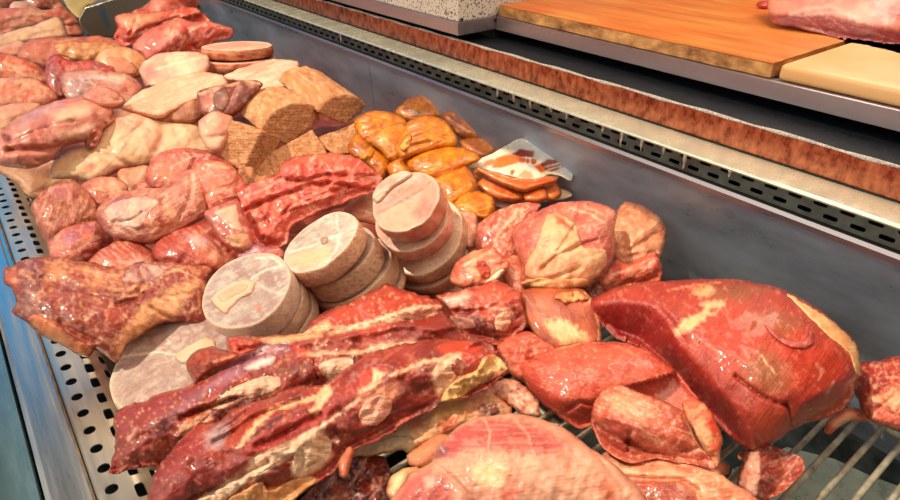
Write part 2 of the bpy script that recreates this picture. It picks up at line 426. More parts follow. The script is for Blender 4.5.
def sheet_with_holes(name, width, y0, y1, holes, mapper, mat, parent, thick=.0012, ny=60):
    """perforated sheet laid out flat in (s, y), cut through, then bent by mapper(s) -> x, z"""
    P = []; E = []; polys = []
    def ring(pts):
        b = len(P); n = len(pts); P.extend(pts); E.extend([(b+i, b+(i+1) % n) for i in range(n)])
    ns = 14
    edge = [(width*i/ns, y0) for i in range(ns)]+[(width, y0+(y1-y0)*i/ny) for i in range(ny)]+[(width*(1-i/ns), y1) for i in range(ns)]+[(0, y1-(y1-y0)*i/ny) for i in range(ny)]
    ring(edge)
    for hp in holes: ring(hp); polys.append(hp)
    for i in range(1, ns):
        for j in range(1, ny): P.append((width*i/ns, y0+(y1-y0)*j/ny))
    r = delaunay_2d_cdt([Vector(p) for p in P], E, [], 1, 1e-6)
    V = np.array([tuple(v) for v in r[0]]); keep = []
    cent = np.array([V[list(f)].mean(0) for f in r[2]]); dead = np.zeros(len(cent), bool)
    for hp in polys:
        h = np.array(hp); lo, hi = h.min(0), h.max(0)
        m = np.where((cent[:, 0] > lo[0]) & (cent[:, 0] < hi[0]) & (cent[:, 1] > lo[1]) & (cent[:, 1] < hi[1]))[0]
        if len(m): dead[m] |= inside(cent[m], h)
    Fs = [tuple(f) for f, k in zip(r[2], dead) if not k]
    xz = np.array([mapper(s) for s in V[:, 0]])
    W = np.stack([xz[:, 0], V[:, 1], xz[:, 1]], -1)
    o = link_mesh(name, W, Fs, mat, parent, smooth=True)
    md = o.modifiers.new('thickness', 'SOLIDIFY'); md.thickness = thick; md.offset = 0
    es = o.modifiers.new('crisp edges', 'EDGE_SPLIT'); es.split_angle = math.radians(35)
    return o
def oval(cx, cy, rx, ry, n=12, power=2.0):
    out = []
    for i in range(n):
        a = 2*math.pi*i/n; c, s = math.cos(a), math.sin(a)
        out.append((cx+rx*math.copysign(abs(c)**(2/power), c), cy+ry*math.copysign(abs(s)**(2/power), s)))
    return out
ICE = ['tiny icicle at the far end of the ledge above the minced meat blocks',
 'short icicle above the dark bagged roll nearest the wall, leftmost of the close row',
 'short icicle just left of the one above the sausage pack corner', 'short icicle above the upper left corner of the sausage pack',
 'very short icicle above the middle of the sausage pack', 'short icicle above the right part of the sausage pack',
 'short thin icicle right of the sausage pack along the ledge', 'long thin icicle left of the other long one under the ledge',
 'long icicle between the two thinnest ones under the ledge', 'short stubby icicle right of three longer ones under the ledge',
 'longest icicle above the dark back panel near the tan beef', 'last short icicle towards the bright end of the ledge']
# ------------------------------------------------------------------ setting materials
simple_mat('steel', (196, 192, 182), .3, .95, 60, .12, .04, (1, .06, 1))
simple_mat('steel_bright', (226, 236, 216), .24, .4, 30, .08, .04)
simple_mat('steel_sheet', (214, 204, 184), .36, .85, 90, .1, .02, (1, .08, 1))
simple_mat('steel_wall', (158, 172, 194), .33, .45, 14, .25, .05, (1, .35, 1))
simple_mat('steel_vent', (96, 108, 104), .42, .7, 40, .3, .1)
simple_mat('steel_upright', (206, 124, 92), .3, .85, 50, .2, .3, (.4, 1.6, 1.0), col2=(128, 60, 44))  # plain steel tinted red-orange: the meat's reflection is painted into the colour
simple_mat('dark_ledge', (42, 50, 64), .55, .4, 320, .7, .5)
simple_mat('rubber', (18, 18, 19), .6)
simple_mat('frost', (226, 226, 220), .4, .2, 500, .4, .8)
simple_mat('edge_steel', (176, 168, 176), .33, .8, 20, .1, .02, (1, .1, 1))
simple_mat('glass_frame', (120, 152, 158), .24, .6, 18, .3, .03, (1, .15, 1))
simple_mat('dark_pan', (92, 98, 92), .35, .75, 24, .5, .08)
simple_mat('drip_sheet', (206, 216, 196), .3, .5, 30, .2, .1)
simple_mat('rod_steel', (220, 212, 186), .35, .5, 60, .3, .1)
simple_mat('shadow_canopy_white', (205, 200, 190), .6)
def wood():
    m, nt, b = newmat('wood'); L = nt.links.new
    tc = nd(nt, 'ShaderNodeTexCoord'); mp = nd(nt, 'ShaderNodeMapping'); mp.inputs['Scale'].default_value = (26, 3.2, 26); L(tc.outputs['Object'], mp.inputs[0])
    n = nd(nt, 'ShaderNodeTexNoise', Scale=1.6, Detail=7.0, Roughness=.68); L(mp.outputs[0], n.inputs['Vector'])
    n2 = nd(nt, 'ShaderNodeTexNoise', Scale=9.0, Detail=3.0); L(tc.outputs['Object'], n2.inputs['Vector'])
    r = nd(nt, 'ShaderNodeValToRGB'); L(n.outputs[0], r.inputs[0])
    r.color_ramp.elements[0].position = .3; r.color_ramp.elements[0].color = (*lin((186, 98, 34)), 1)
    r.color_ramp.elements[1].position = .7; r.color_ramp.elements[1].color = (*lin((236, 158, 70)), 1)
    r2 = nd(nt, 'ShaderNodeValToRGB'); L(n2.outputs[0], r2.inputs[0]); r2.color_ramp.elements[0].position = .35; r2.color_ramp.elements[1].position = .7
    r2.color_ramp.elements[0].color = (1, 1, 1, 1); r2.color_ramp.elements[1].color = (1.0, .68, .5, 1)
    mx = nd(nt, 'ShaderNodeVectorMath', operation='MULTIPLY'); L(r.outputs[0], mx.inputs[0]); L(r2.outputs[0], mx.inputs[1])
    L(mx.outputs[0], b.inputs['Base Color']); b.inputs['Roughness'].default_value = .42
    bp = nd(nt, 'ShaderNodeBump', Strength=.25, Distance=.001); L(n.outputs[0], bp.inputs['Height']); L(bp.outputs[0], b.inputs['Normal'])
    MATS['wood'] = m
wood()
simple_mat('wood_edge', (214, 164, 104), .7, 0, 34, .5, .5, (1, .7, 1.4), col2=(128, 78, 38))
simple_mat('plastic_board', (236, 194, 144), .4, 0, 9, .06, .05, (1, 1, 1), col2=(232, 182, 118))
def terrazzo():
    m, nt, b = newmat('terrazzo'); L = nt.links.new
    tc = nd(nt, 'ShaderNodeTexCoord'); v = nd(nt, 'ShaderNodeTexVoronoi', Scale=230.0); L(tc.outputs['Object'], v.inputs['Vector'])
    v2 = nd(nt, 'ShaderNodeTexNoise', Scale=90.0, Detail=2.0); L(tc.outputs['Object'], v2.inputs['Vector'])
    s = nd(nt, 'ShaderNodeMath', operation='SUBTRACT'); L(v.outputs['Distance'], s.inputs[0])
    k = nd(nt, 'ShaderNodeMath', operation='MULTIPLY'); L(v2.outputs[0], k.inputs[0]); k.inputs[1].default_value = .55; L(k.outputs[0], s.inputs[1])
    r = nd(nt, 'ShaderNodeValToRGB'); L(s.outputs[0], r.inputs[0]); e = r.color_ramp.elements
    e[0].position = .0; e[0].color = (*lin((70, 62, 56)), 1); e[1].position = .09; e[1].color = (*lin((214, 208, 198)), 1)
    L(r.outputs[0], b.inputs['Base Color']); b.inputs['Roughness'].default_value = .35; MATS['terrazzo'] = m
terrazzo()
def clear_ice():
    m, nt, b = newmat('ice'); b.inputs['Base Color'].default_value = (*lin((236, 226, 214)), 1); b.inputs['Roughness'].default_value = .12
    b.inputs['Transmission Weight'].default_value = .55; b.inputs['IOR'].default_value = 1.31; MATS['ice'] = m
clear_ice()

# ------------------------------------------------------------------ display case
Y0, Y1 = -.35, 3.6
case = root_empty('display_case', (.34, 1.2, -.12))
tag(case, 'long steel butcher display case filled with raw meat', 'display case')
extrude_profile('front_frame', [(-.0625, -.1), (-.0625, .029), (-.058, .031), (-.036, .031), (-.0335, .0345), (-.0295, .0345), (-.0275, .031), (-.0275, -.1)], Y0, Y1, 'steel', case)
extrude_profile('front_glass_rail', [(-.4, -.1), (-.4, .027), (-.072, .027), (-.069, .030), (-.066, .030), (-.065, .02), (-.065, -.1)], Y0, Y1, 'glass_frame', case)
holes = []
k = 0
y = .30
while y < 1.62:
    holes.append(oval(.0125, y, .0056, .0058, 12, 2.1))
    holes.append(oval(.0330, y+.014, .0042, .0088, 14, 4.5))
    holes.append(oval(.0500, y+.002, .0038, .0080, 14, 4.5))
    y += .0292
def fmap(s):
    if s < .026: return (-.0265+s, .026-.04*s*s/.026)
    q = s-.026; R = .03
    a = min(q/R, 1.25); x = -.0005+R*math.sin(a); z = .02496-R*(1-math.cos(a)); rest = max(0, q-R*1.25)
    return (x+rest*math.cos(1.25), z-.04*0-rest*math.sin(1.25)-(.0 if a <= 0 else .0))
sheet_with_holes('perforated_sheet', .105, Y0, Y1, holes, fmap, 'steel_sheet', case, .0012, 150)
box('drip_pan', (-.026, Y0, -.1), (.78, Y1, -.085), 'dark_pan', case)
# back panels with seams, a bevelled lip above them
sy_ = [Y0, 1.176, 2.4, Y1]
for a, b_ in zip(sy_[:-1], sy_[1:]):
    extrude_profile('back_panel', [(.700, .1525), (.714, -.09), (.722, -.09), (.71, .1525)], a+.0008, b_-.0008, 'steel_wall', case)
extrude_profile('panel_lip', [(.697, .1535), (.6965, .160), (.699, .1645), (.712, .1645), (.712, .1535)], Y0, Y1, 'edge_steel', case)
box('gasket', (.6985, Y0, .1647), (.712, Y1, .1675), 'rubber', case)
holes = []
y = Y0+.05; i = 0
while y < 2.6:
    holes.append(oval(.0075, y, .0026, .0078, 12, 5)); holes.append(oval(.0185, y+.0143, .0026, .0078, 12, 5)); y += .0286
sheet_with_holes('air_vent_grille', .031, Y0, Y1, holes, lambda s: (.7015+.004*s/.031, .1675+s), 'steel_vent', case, .001, 150)
box('vent_floor', (.7122, Y0, .160), (.733, Y1, .1655), 'rubber', case)
box('vent_duct', (.725, Y0, .166), (.733, Y1, .197), 'rubber', case)
extrude_profile('top_ledge', [(.6835, .1965), (.6825, .1985), (.6835, .2005), (.686, .201), (.736, .2015), (.736, .1965)], Y0, Y1, 'steel_bright', case)
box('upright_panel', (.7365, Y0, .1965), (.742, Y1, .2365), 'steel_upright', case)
box('joint_strip', (.7345, Y0, .2016), (.7368, Y1, .2034), 'rubber', case)
box('rear_ledge', (.7422, Y0, .215), (.98, Y1, .2372), 'dark_ledge', case)
V, Fs = tube_mesh([(.7385, Y0+(Y1-Y0)*i/120, .2372+.0006*math.sin(i*1.7)) for i in range(121)], [.0022+.0006*math.sin(i*2.3) for i in range(121)], 8)
link_mesh('frosted_edge', V, Fs, 'frost', case)

rack = root_empty('wire_rack', (.36, .3, -.02)); tag(rack, 'steel wire rack lying bare under the large beef joint', 'rack')
y = .018
while y < .62:
    V, Fs = tube_mesh([(.03, y, -.004), (.3, y, -.004), (.60, y, -.004), (.704, y, -.004)], .0032, 8); link_mesh('rod', V, Fs, 'rod_steel', rack); y += .0212
for x in (.06, .385, .66):
    V, Fs = tube_mesh([(x, -.05, -.0105), (x, .66, -.0105)], .0032, 8); link_mesh('cross_bar', V, Fs, 'rod_steel', rack)
dl = [at_z(u, v, -.07) for u, v in ((735, 462), (790, 440), (838, 452), (873, 468), (905, 480), (905, 540), (700, 560))]
bm = bmesh.new(); vs = [bm.verts.new((p[0], p[1], -.0845)) for p in dl]; f = bm.faces.new(vs)
r = bmesh.ops.extrude_face_region(bm, geom=[f]); bmesh.ops.translate(bm, verts=[v for v in r['geom'] if isinstance(v, bmesh.types.BMVert)], vec=(0, 0, .0025))
bmesh.ops.recalc_face_normals(bm, faces=bm.faces)
tag(bm_obj('drip_sheet', bm, 'drip_sheet'), 'pale grey-green sheet lying below the bare rods of the rack', 'sheet')

# ------------------------------------------------------------------ counter behind the case
counter = root_empty('counter', (1.1, .4, .2375)); tag(counter, 'steel edged service counter behind the case under the cutting boards', 'counter')
extrude_profile('counter_edge', [(.800, .254), (.800, .2755), (.8015, .2765), (.812, .2765), (.812, .254)], Y0, .8815, 'edge_steel', counter)
box('under_counter', (.92, Y0, .2375), (1.6, .8815, .2542), 'rubber', counter)
box('counter_top', (.8125, Y0, .2545), (1.7, .8815, .2755), 'steel', counter)
slab = root_empty('stone_counter', (1.1, 1.8, .2375)); tag(slab, 'speckled stone counter block with steel edging beside the wooden board', 'counter')
box('stone_block', (.7125, .8845, .277), (1.5, Y1, .44), 'terrazzo', slab, .002)
box('steel_edging', (.7105, .8825, .254), (1.5, Y1, .2768), 'edge_steel', slab, .0012)
box('plinth', (.80, .8845, .2375), (1.5, Y1, .2538), 'rubber', slab)
for px in ((462, 19.5), (495, 20)):
    p = on_plane(np.array([px], float), np.array([0, .8820, 0]), np.array([0, 1., 0]))[0]
    bm = bmesh.new(); bmesh.ops.create_uvsphere(bm, u_segments=12, v_segments=8, radius=.0028, matrix=Matrix.Translation(p)); bm_obj('screw', bm, 'rubber', slab, smooth=True)
wb = root_empty('wooden_board', (1.1, .62, .2772)); tag(wb, 'thick orange wooden cutting board with worn edges on the counter', 'cutting board')
def board(name, x0, x1, y0, y1, z0, z1, mat, par, r, wav):
    bm = bmesh.new(); box_mesh(bm, (x0, y0, z0), (x1, y1, z1))
    bmesh.ops.bevel(bm, geom=list(bm.edges), offset=r, segments=3, profile=.55, affect='EDGES')
    bmesh.ops.subdivide_edges(bm, edges=[e for e in bm.edges if e.calc_length() > .1], cuts=24, use_grid_fill=True)
    for v in bm.verts:
        q = noise.noise(Vector((v.co.x*30, v.co.y*30, v.co.z*60)))*wav
        if v.co.x < x0+.006: v.co.x += q
        if v.co.y < y0+.006: v.co.y += q
    return bm_obj(name, bm, mat, par, smooth=False)
board('board_body', .8045, 1.5, .3665, .879, .2772, .2945, 'wood_edge', wb, .0012, .0022)
board('worn_top', .8042, 1.5, .3662, .879, .2946, .2972, 'wood', wb, .0011, .0022)
pb = board('plastic_board', .8055, 1.5, -.3, .359, .2772, .297, 'plastic_board', None, .006, .0006)
tag(pb, 'cream plastic cutting board with rounded edges under the pork', 'cutting board')
for o in [pb]:
    for p in o.data.polygons: p.use_smooth = True

# icicles under the ledge
tops = [(340, 37, 8), (497, 91.5, 9), (513, 97.5, 8), (529.5, 104, 8), (550, 111.5, 5), (566, 117, 6), (602, 130, 7), (621, 137, 15), (641, 144, 12), (663, 151, 8), (684, 160, 15), (729, 174, 7)]
for i, (u, v, L_) in enumerate(tops):
    d = rays((u, v)); t = .6835/d[0]; p = CAM+d*t; ln = L_*t/F
    bm = bmesh.new(); n = 9; rings = []
    for j in range(7):
        q = j/6; rr = .0021*(1-q)**.7*(1+.25*math.sin(j*2.1+i))+.0005
        rings.append([bm.verts.new((p[0]+.0016+rr*math.cos(a*2*math.pi/n)+.0006*math.sin(j+i), p[1]+rr*math.sin(a*2*math.pi/n), .1968-q*ln)) for a in range(n)])
    for a, b_ in zip(rings[:-1], rings[1:]):
        for q in range(n): bm.faces.new((a[q], b_[q], b_[(q+1) % n], a[(q+1) % n]))
    bm.faces.new(rings[0]); bm.faces.new(rings[-1][::-1])
    bmesh.ops.recalc_face_normals(bm, faces=bm.faces)
    o = bm_obj('icicle', bm, 'ice', None, smooth=True)
    tag(o, ICE[i], 'icicle', 'icicles under the bright steel ledge')

# unseen canopy panel added to cast the straight shadow edge, lamps hung under it
cn = box('shadow_canopy', (.235, -1.0, .86), (2.2, 4.2, .88), 'shadow_canopy_white'); tag(cn, kind='structure')

# ------------------------------------------------------------------ light
W_ = bpy.data.worlds.new('sky'); S.world = W_; W_.use_nodes = True
nt = W_.node_tree; L = nt.links.new; bg = nt.nodes['Background']
tc = nd(nt, 'ShaderNodeTexCoord')
def lobe(direction, lo, hi):
    v = Vector(direction).normalized()
    dt = nd(nt, 'ShaderNodeVectorMath', operation='DOT_PRODUCT'); L(tc.outputs['Generated'], dt.inputs[0]); dt.inputs[1].default_value = v
    mr = nd(nt, 'ShaderNodeMapRange', interpolation_type='SMOOTHSTEP'); L(dt.outputs['Value'], mr.inputs[0])
    mr.inputs['From Min'].default_value = lo; mr.inputs['From Max'].default_value = hi
    return mr.outputs[0]
m1 = nd(nt, 'ShaderNodeMix', data_type='RGBA'); m1.inputs['A'].default_value = (.34, .31, .27, 1); m1.inputs['B'].default_value = (.0, 1.5, 3.6, 1)
L(lobe((-.01, .90, .436), .979, .992), m1.inputs['Factor'])
m2 = nd(nt, 'ShaderNodeMix', data_type='RGBA'); m2.inputs['B'].default_value = (.02, 1.2, 2.8, 1); L(m1.outputs['Result'], m2.inputs['A']); L(lobe((-.54, .81, .22), .985, .997), m2.inputs['Factor'])
m3 = nd(nt, 'ShaderNodeMix', data_type='RGBA'); m3.inputs['B'].default_value = (5, 4.7, 3.8, 1); L(m2.outputs['Result'], m3.inputs['A']); L(lobe((-.89, .2, .40), .86, .96), m3.inputs['Factor'])
L(m3.outputs['Result'], bg.inputs['Color']); bg.inputs['Strength'].default_value = .42
def light(name, kind, loc, energy, col, target=None, **kw):
    l = bpy.data.lights.new(name, kind); l.energy = energy; l.color = col
    for k_, v_ in kw.items(): setattr(l, k_, v_)
    o = bpy.data.objects.new(name, l); COL.objects.link(o); o.location = loc
    if target is not None:
        o.rotation_euler = (Vector(target)-Vector(loc)).to_track_quat('-Z', 'Y').to_euler()
    return o
sd = Vector((-.49/.87, .34, 1.0))   # towards the sun
light('sun', 'SUN', (0, 0, 3), 3.1, (1, .85, .66), (Vector((0, 0, 3))-sd), angle=.012)
light('canopy_lamp', 'AREA', (.42, .75, .845), 9.0, (1, .775, .56), (.42, .75, 0), shape='RECTANGLE', size=.14, size_y=2.4)
light('counter_lamp', 'AREA', (1.15, .45, .84), 6.5, (1, .84, .66), (1.1, .45, 0), shape='RECTANGLE', size=.2, size_y=1.2)
S.view_settings.view_transform = 'Standard'; S.view_settings.look = 'None'
S.view_settings.exposure = 0.05; S.view_settings.gamma = 1.0; S.view_settings.use_curve_mapping = False
# ------------------------------------------------------------------ flat and solid food shapes
RIGHT = np.array([cy, -sy, 0]); UPV = np.array([sp*sy, sp*cy, cp]); BACK = np.array([-cp*sy, -cp*cy, sp])
def ncam(x, y, z):
    v = x*RIGHT+y*UPV+z*BACK; return v/np.linalg.norm(v)
def flat_patch(par, name, P0, n, outline, base, lift, mat='fat', strokes=(), var=None, label=None, fib=0, jag=.5, sink=.002, res=1.6):
    lp = smooth_loop(outline, 1.8); seed = lp[0][0]*.31
    if jag: lp = lp+np.stack([nz(lp, .2, seed, 3), nz(lp, .2, seed+50, 3)], -1)*jag
    V, Fs, bnd = cdt_fill(lp, res, 4); W = on_plane(V, P0, n); d = np.maximum(poly_sdist(V, lp), 0)
    h = lift*np.sqrt(1-(1-np.clip(d/2.5, 0, 1))**2)+.0006; m = len(V)
    inner = np.where(~bnd)[0]; mp = np.arange(m); mp[inner] = m+np.arange(len(inner))
    allV = np.vstack([W+n*h[:, None]-n*(.0010*bnd)[:, None], (W-n*sink)[inner]]); uvp = np.vstack([V, V[inner]])
    def upf(f):
        a, q, r = V[f[0]], V[f[1]], V[f[2]]; return (q[0]-a[0])*(r[1]-a[1])-(q[1]-a[1])*(r[0]-a[0]) < 0
    FF = [tuple(f) if upf(f) else tuple(f[::-1]) for f in Fs]; FF += [tuple(mp[list(f)][::-1]) if upf(f) else tuple(mp[list(f)]) for f in Fs]
    o = link_mesh(name, allV, FF, mat, par, paint(uvp, base, strokes, seed, var), uvp*.0013)
    if label: o['label'] = label
    return o
def disc(name, u, v, z, nc, Rpx, thick, top, side, label, group, strokes=(), sstrokes=(), var=None, mat='frozen', wob=.025, asp=1.0, rot=0.0, cat='meat slice', svar=None):
    """a sawn or sliced round of meat: painted cut face, bulging rind side"""
    n = ncam(*nc); P0 = at_z(u, v, z); dist = np.linalg.norm(P0-CAM); R = Rpx*dist/F
    e1 = RIGHT-n*(RIGHT@n); e1 /= np.linalg.norm(e1); e2 = np.cross(n, e1); seed = u*.37+v*.11
    N = 110
    th = np.arange(N)*2*math.pi/N
    rr = R*(1+wob*1.6*nz(np.stack([np.cos(th), np.sin(th)], -1), 1.3, seed, 2)+wob*.35*nz(np.stack([np.cos(th), np.sin(th)], -1), 7, seed, 2))
    ca, sa = math.cos(rot), math.sin(rot)
    X = rr*np.cos(th); Y = rr*np.sin(th)*asp; X, Y = X*ca-Y*sa, X*sa+Y*ca
    fr = [.08]+[i/18 for i in range(2, 18)]+[.972]
    prof = [(f, 0.0) for f in fr]+[(.993, .0015), (1.0, .004)]+[(1+.016*math.sin(math.pi*q/7), .004+(thick-.008)*q/7) for q in range(1, 7)]+[(1.0, thick-.004), (.985, thick-.0005), (.9, thick), (.4, thick)]
    V = []; kind = []
    for f, t in prof:
        for i in range(N):
            dn = .0003*math.sin(3*th[i]+seed)*f
            V.append(P0+e1*X[i]*f+e2*Y[i]*f-n*(t+dn)); kind.append(t <= .001)
    c0 = len(V); V.append(P0.copy()); kind.append(True); c1 = len(V); V.append(P0-n*thick); kind.append(False)
    V = np.array(V); kind = np.array(kind); top_r = np.array([f for f, t in prof for i in range(N)]+[0, 0])
    Fs = []
    m = len(prof)
    for j in range(m-1):
        for i in range(N): Fs.append((j*N+i, (j+1)*N+i, (j+1)*N+(i+1) % N, j*N+(i+1) % N))
    for i in range(N):
        Fs.append((c0, i, (i+1) % N)); Fs.append((c1, (m-1)*N+(i+1) % N, (m-1)*N+i))
    uv = proj(V)
    ct = paint(uv, top, strokes, seed, var, .06); cs = paint(uv, side, sstrokes, seed+5, svar, .12)
    rim = np.clip((top_r-.93)/.05, 0, 1)[:, None]*kind[:, None]
    ct = ct*(1-rim)+lin((232, 206, 180))*rim
    cols = np.where(kind[:, None], ct, cs)
    loc = np.stack([(V-P0)@e1, (V-P0)@e2+(V-P0)@n], -1); a = .5
    o = link_mesh(name, V, Fs, mat, None, cols, np.stack([loc[:, 0]*math.cos(a)-loc[:, 1]*math.sin(a), loc[:, 0]*math.sin(a)+loc[:, 1]*math.cos(a)], -1))
    o.data.polygons.foreach_set('use_smooth', [True]*len(o.data.polygons))
    tag(o, label, cat, group); o_pl[o.name] = (P0, n); return o
o_pl = {}
def prism(name, outline, z, nrm, ext, label, cat, group, front, side, mat='kofta', strokes=(), var=None, bev=.002, wob=.0014, step=2.2, dz=0):
    """solid cut block: a face outline on a plane, pushed back along ext"""
    n = np.array(nrm, float); n /= np.linalg.norm(n); lp = np.asarray(outline, float)
    q = []
    for i in range(len(lp)):
        a, b = lp[i], lp[(i+1) % len(lp)]; kk = max(1, int(np.linalg.norm(b-a)/step)); q += [a+(b-a)*j/kk for j in range(kk)]
    q = np.array(q); c = (lp.min(0)+lp.max(0))/2; P0 = at_z(c[0], c[1], z)
    V2, Fs, bnd = cdt_fill(q, step, 6); W = on_plane(V2, P0, n); ext = np.array(ext, float)
    d = line_dist(V2, np.vstack([q, q[:1]]))
    # ordered boundary
    lay = 12; nb = len(q); V = [W]; Bo = on_plane(q, P0, n); ctr = Bo.mean(0)
    rows = []
    base = len(V2)
    for j in range(1, lay+1):
        s = 1.0 if j < lay else .97
        V.append(ctr+(Bo-ctr)*s+ext*j/lay)
    V = np.vstack(V); key = {(round(p[0], 2), round(p[1], 2)): i for i, p in enumerate(V2)}
    b0 = []
    for p in q:
        i = key.get((round(p[0], 2), round(p[1], 2)))
        if i is None: i = int(((V2-p)**2).sum(1).argmin())
        b0.append(i)
    rows = [b0]+[[base+(j-1)*nb+i for i in range(nb)] for j in range(1, lay+1)]
    FF = [tuple(f) for f in Fs]
    for r0, r1 in zip(rows[:-1], rows[1:]):
        for i in range(nb): FF.append((r0[i], r0[(i+1) % nb], r1[(i+1) % nb], r1[i]))
    V = np.vstack([V, (ctr+ext)[None]]); cc = len(V)-1
    for i in range(nb): FF.append((rows[-1][i], rows[-1][(i+1) % nb], cc))
    seed = c[0]*.17
    rn = np.stack([nz(V, 110, seed, 3), nz(V, 110, seed+9, 3), nz(V, 110, seed+19, 3)], -1); V = V+rn*wob
    rn = np.stack([nz(V, 380, seed, 2), nz(V, 380, seed+9, 2), nz(V, 380, seed+19, 2)], -1); V = V+rn*wob*.5
    uv = proj(V); cols = paint(uv, side, strokes, seed, var, .09)
    cols[:base] = paint(uv[:base], front, strokes, seed, var, .09)
    bm = bmesh.new(); vs = [bm.verts.new(p) for p in V]
    for f in FF:
        try: bm.faces.new([vs[i] for i in f])
        except ValueError: pass
    bmesh.ops.recalc_face_normals(bm, faces=bm.faces)
    F3 = [[v.index for v in f.verts] for f in (bm.verts.index_update() or bm.faces)]; bm.free()
    o = link_mesh(name, V, F3, mat, None, cols, uv*.0015)
    tag(o, label, cat, group); return o
def painted_metal():
    m, nt, b = newmat('pan_steel'); at = nd(nt, 'ShaderNodeVertexColor', layer_name='Col')
    nt.links.new(at.outputs[0], b.inputs['Base Color']); b.inputs['Metallic'].default_value = .85; b.inputs['Roughness'].default_value = .28; MATS['pan_steel'] = m
painted_metal()
# ------------------------------------------------------------------ the meat, far end first
RED, DRED, PINK, PALE, FATC, MEMB = (214, 84, 66), (168, 48, 40), (228, 134, 112), (236, 176, 142), (244, 212, 168), (206, 168, 176)
def fl(col, ang, thr=.15, op=.7, ls=.045, cs=.5): return ('S', col, ang, ls, cs, thr, op)

# soft bed of trimmings under the pile, gap shade put into its dark colour
def bed():
    lp = np.array([(.052, .50), (.12, .44), (.25, .40), (.36, .40), (.47, .44), (.56, .47), (.66, .50), (.68, .62), (.682, 1.0), (.672, 1.9), (.05, 1.95), (.05, 1.6), (.052, 1.0)])*1000
    lp = smooth_loop(lp, 22); V, Fs, b = cdt_fill(lp, 15, 2); V = V/1000
    h = .013+.006*nz(V, 14, 3.0, 3)+.004*nz(V, 45, 9.0, 3); h[b] = .006; m = len(V)
    W = np.vstack([np.stack([V[:, 0], V[:, 1], h], -1), np.stack([V[:, 0], V[:, 1], np.full(m, .004)], -1)])
    FF = []
    for f in Fs:
        a, q, r = V[f[0]], V[f[1]], V[f[2]]; g = tuple(f) if (q[0]-a[0])*(r[1]-a[1])-(q[1]-a[1])*(r[0]-a[0]) > 0 else tuple(f[::-1])
        FF.append(g); FF.append(tuple(i+m for i in g[::-1]))
    P = np.vstack([V, V])*300
    o = link_mesh('meat_trimmings', W, FF, 'meat', None, paint(P, (140, 54, 40), [('N', (196, 120, 92), .1, .25, .3, .5), ('N', (90, 28, 22), .12, .2, .3, .6)], 4.0), np.vstack([V, V]))
    tag(o, 'bed of small red and pale meat trimmings showing between the big pieces', 'meat trimmings', kind='stuff')
bed()
# steel pan and its neighbours at the far end
pan = prism('steel_pan', [(92, 38), (88, 36), (79, 22), (79, 18), (84, 9), (88, 7), (150, -12), (170, -12), (136, 33), (130, 36)], .085, (-.35, -.9, .25), (.07, .16, .0), 'steel pan standing at the far end of the case beside red beef', 'pan', None, (150, 140, 126), (150, 140, 126), mat='pan_steel', strokes=[('P', (96, 130, 160), 2, [(98, 9), (104, 8), (111, 27), (107, 28)], .5)], wob=.0004)  # blue stroke on the side is a painted reflection
P_ = at_z(115, 10, .085)
flat_patch(pan, 'rim', P_, np.array([-.35, -.9, .25])/np.linalg.norm([-.35, -.9, .25]), [(84, 10), (88, 6), (150, -13), (165, -13), (140, -6), (116, 2), (92, 9)], (244, 228, 176), .006, mat='pan_steel', label='bright folded rim', jag=0)
body('tray', [(62, -10), (100, -12), (108, 0), (88, 5), (80, 17), (68, 8)], .09, (204, 176, 110), 'yellowish tray behind the steel pan at the far end', 'tray', T=.06, flat=.8, k=.2, mat='fat', rough=.03)

body('pork_piece', [(-15, -10), (14, -8), (20, 3), (12, 9), (0, 11), (-15, 11)], .11, (190, 100, 84), 'dark pink meat in the farthest corner beside the case front', group=None, mat='pork', var=(220, 140, 120), fib=10)
body('pork_piece', [(24, -8), (50, -8), (62, 3), (70, 12), (62, 16), (48, 10), (38, 11), (26, 6)], .12, (186, 92, 70), 'small reddish brown meat piece in front of the yellowish tray', mat='pork', var=(220, 128, 100), fib=-30)
body('pork_piece', [(14, 2), (24, 2), (40, 8), (38, 12), (20, 12), (10, 9)], .117, (238, 182, 158), 'small pale pink strip between two dark pieces in the far corner', mat='pork', T=.2)
d_ = body('pork_joint', [(-14, 9), (8, 8), (26, 9), (46, 10), (62, 8), (72, 14), (79, 22), (68, 27), (60, 22), (42, 26), (20, 32), (0, 37), (-14, 39)], .115, (222, 122, 100), 'large folded pink pork joint lying below the far corner', mat='pork', var=(236, 156, 126),
     feats=[('C', .22, 2.5, [(2, 24), (26, 17), (40, 18), (58, 22)]), ('B', .35, 30, 15, 18, 6, 0)], strokes=[('L', (248, 196, 164), 2, [(10, 21), (30, 14), (46, 14)], .8), ('L', (190, 84, 66), 2.2, [(4, 26), (24, 19), (36, 22)], .7), ('P', (206, 82, 60), 6, [(50, 10), (66, 10), (78, 22), (64, 26), (56, 18)])], fib=15)
body('pork_trimming', [(62, 25), (78, 23), (84, 34), (72, 37), (64, 34)], .09, (196, 104, 76), 'small brown trimming between the fat slab and the pan', mat='pork', var=(150, 66, 46))
body('fat_slab', [(-14, 37), (0, 35), (30, 27), (57, 18), (64, 25), (67, 36), (46, 40), (26, 43), (8, 48), (-14, 48)], .125, (240, 184, 142), 'long smooth pale fat slab beneath the folded pork joint', mat='pork', var=(246, 206, 164), T=.2, flat=.3, strokes=[('L', (206, 120, 92), 2, [(28, 36), (40, 32), (40, 37)], .7)], fib=20)
body('pork_piece', [(-14, 47), (0, 46), (20, 42), (28, 48), (20, 57), (4, 56), (-14, 55)], .12, (232, 146, 120), 'flat pink piece below the fat slab at the left edge', mat='pork', var=(244, 180, 146), fib=15)
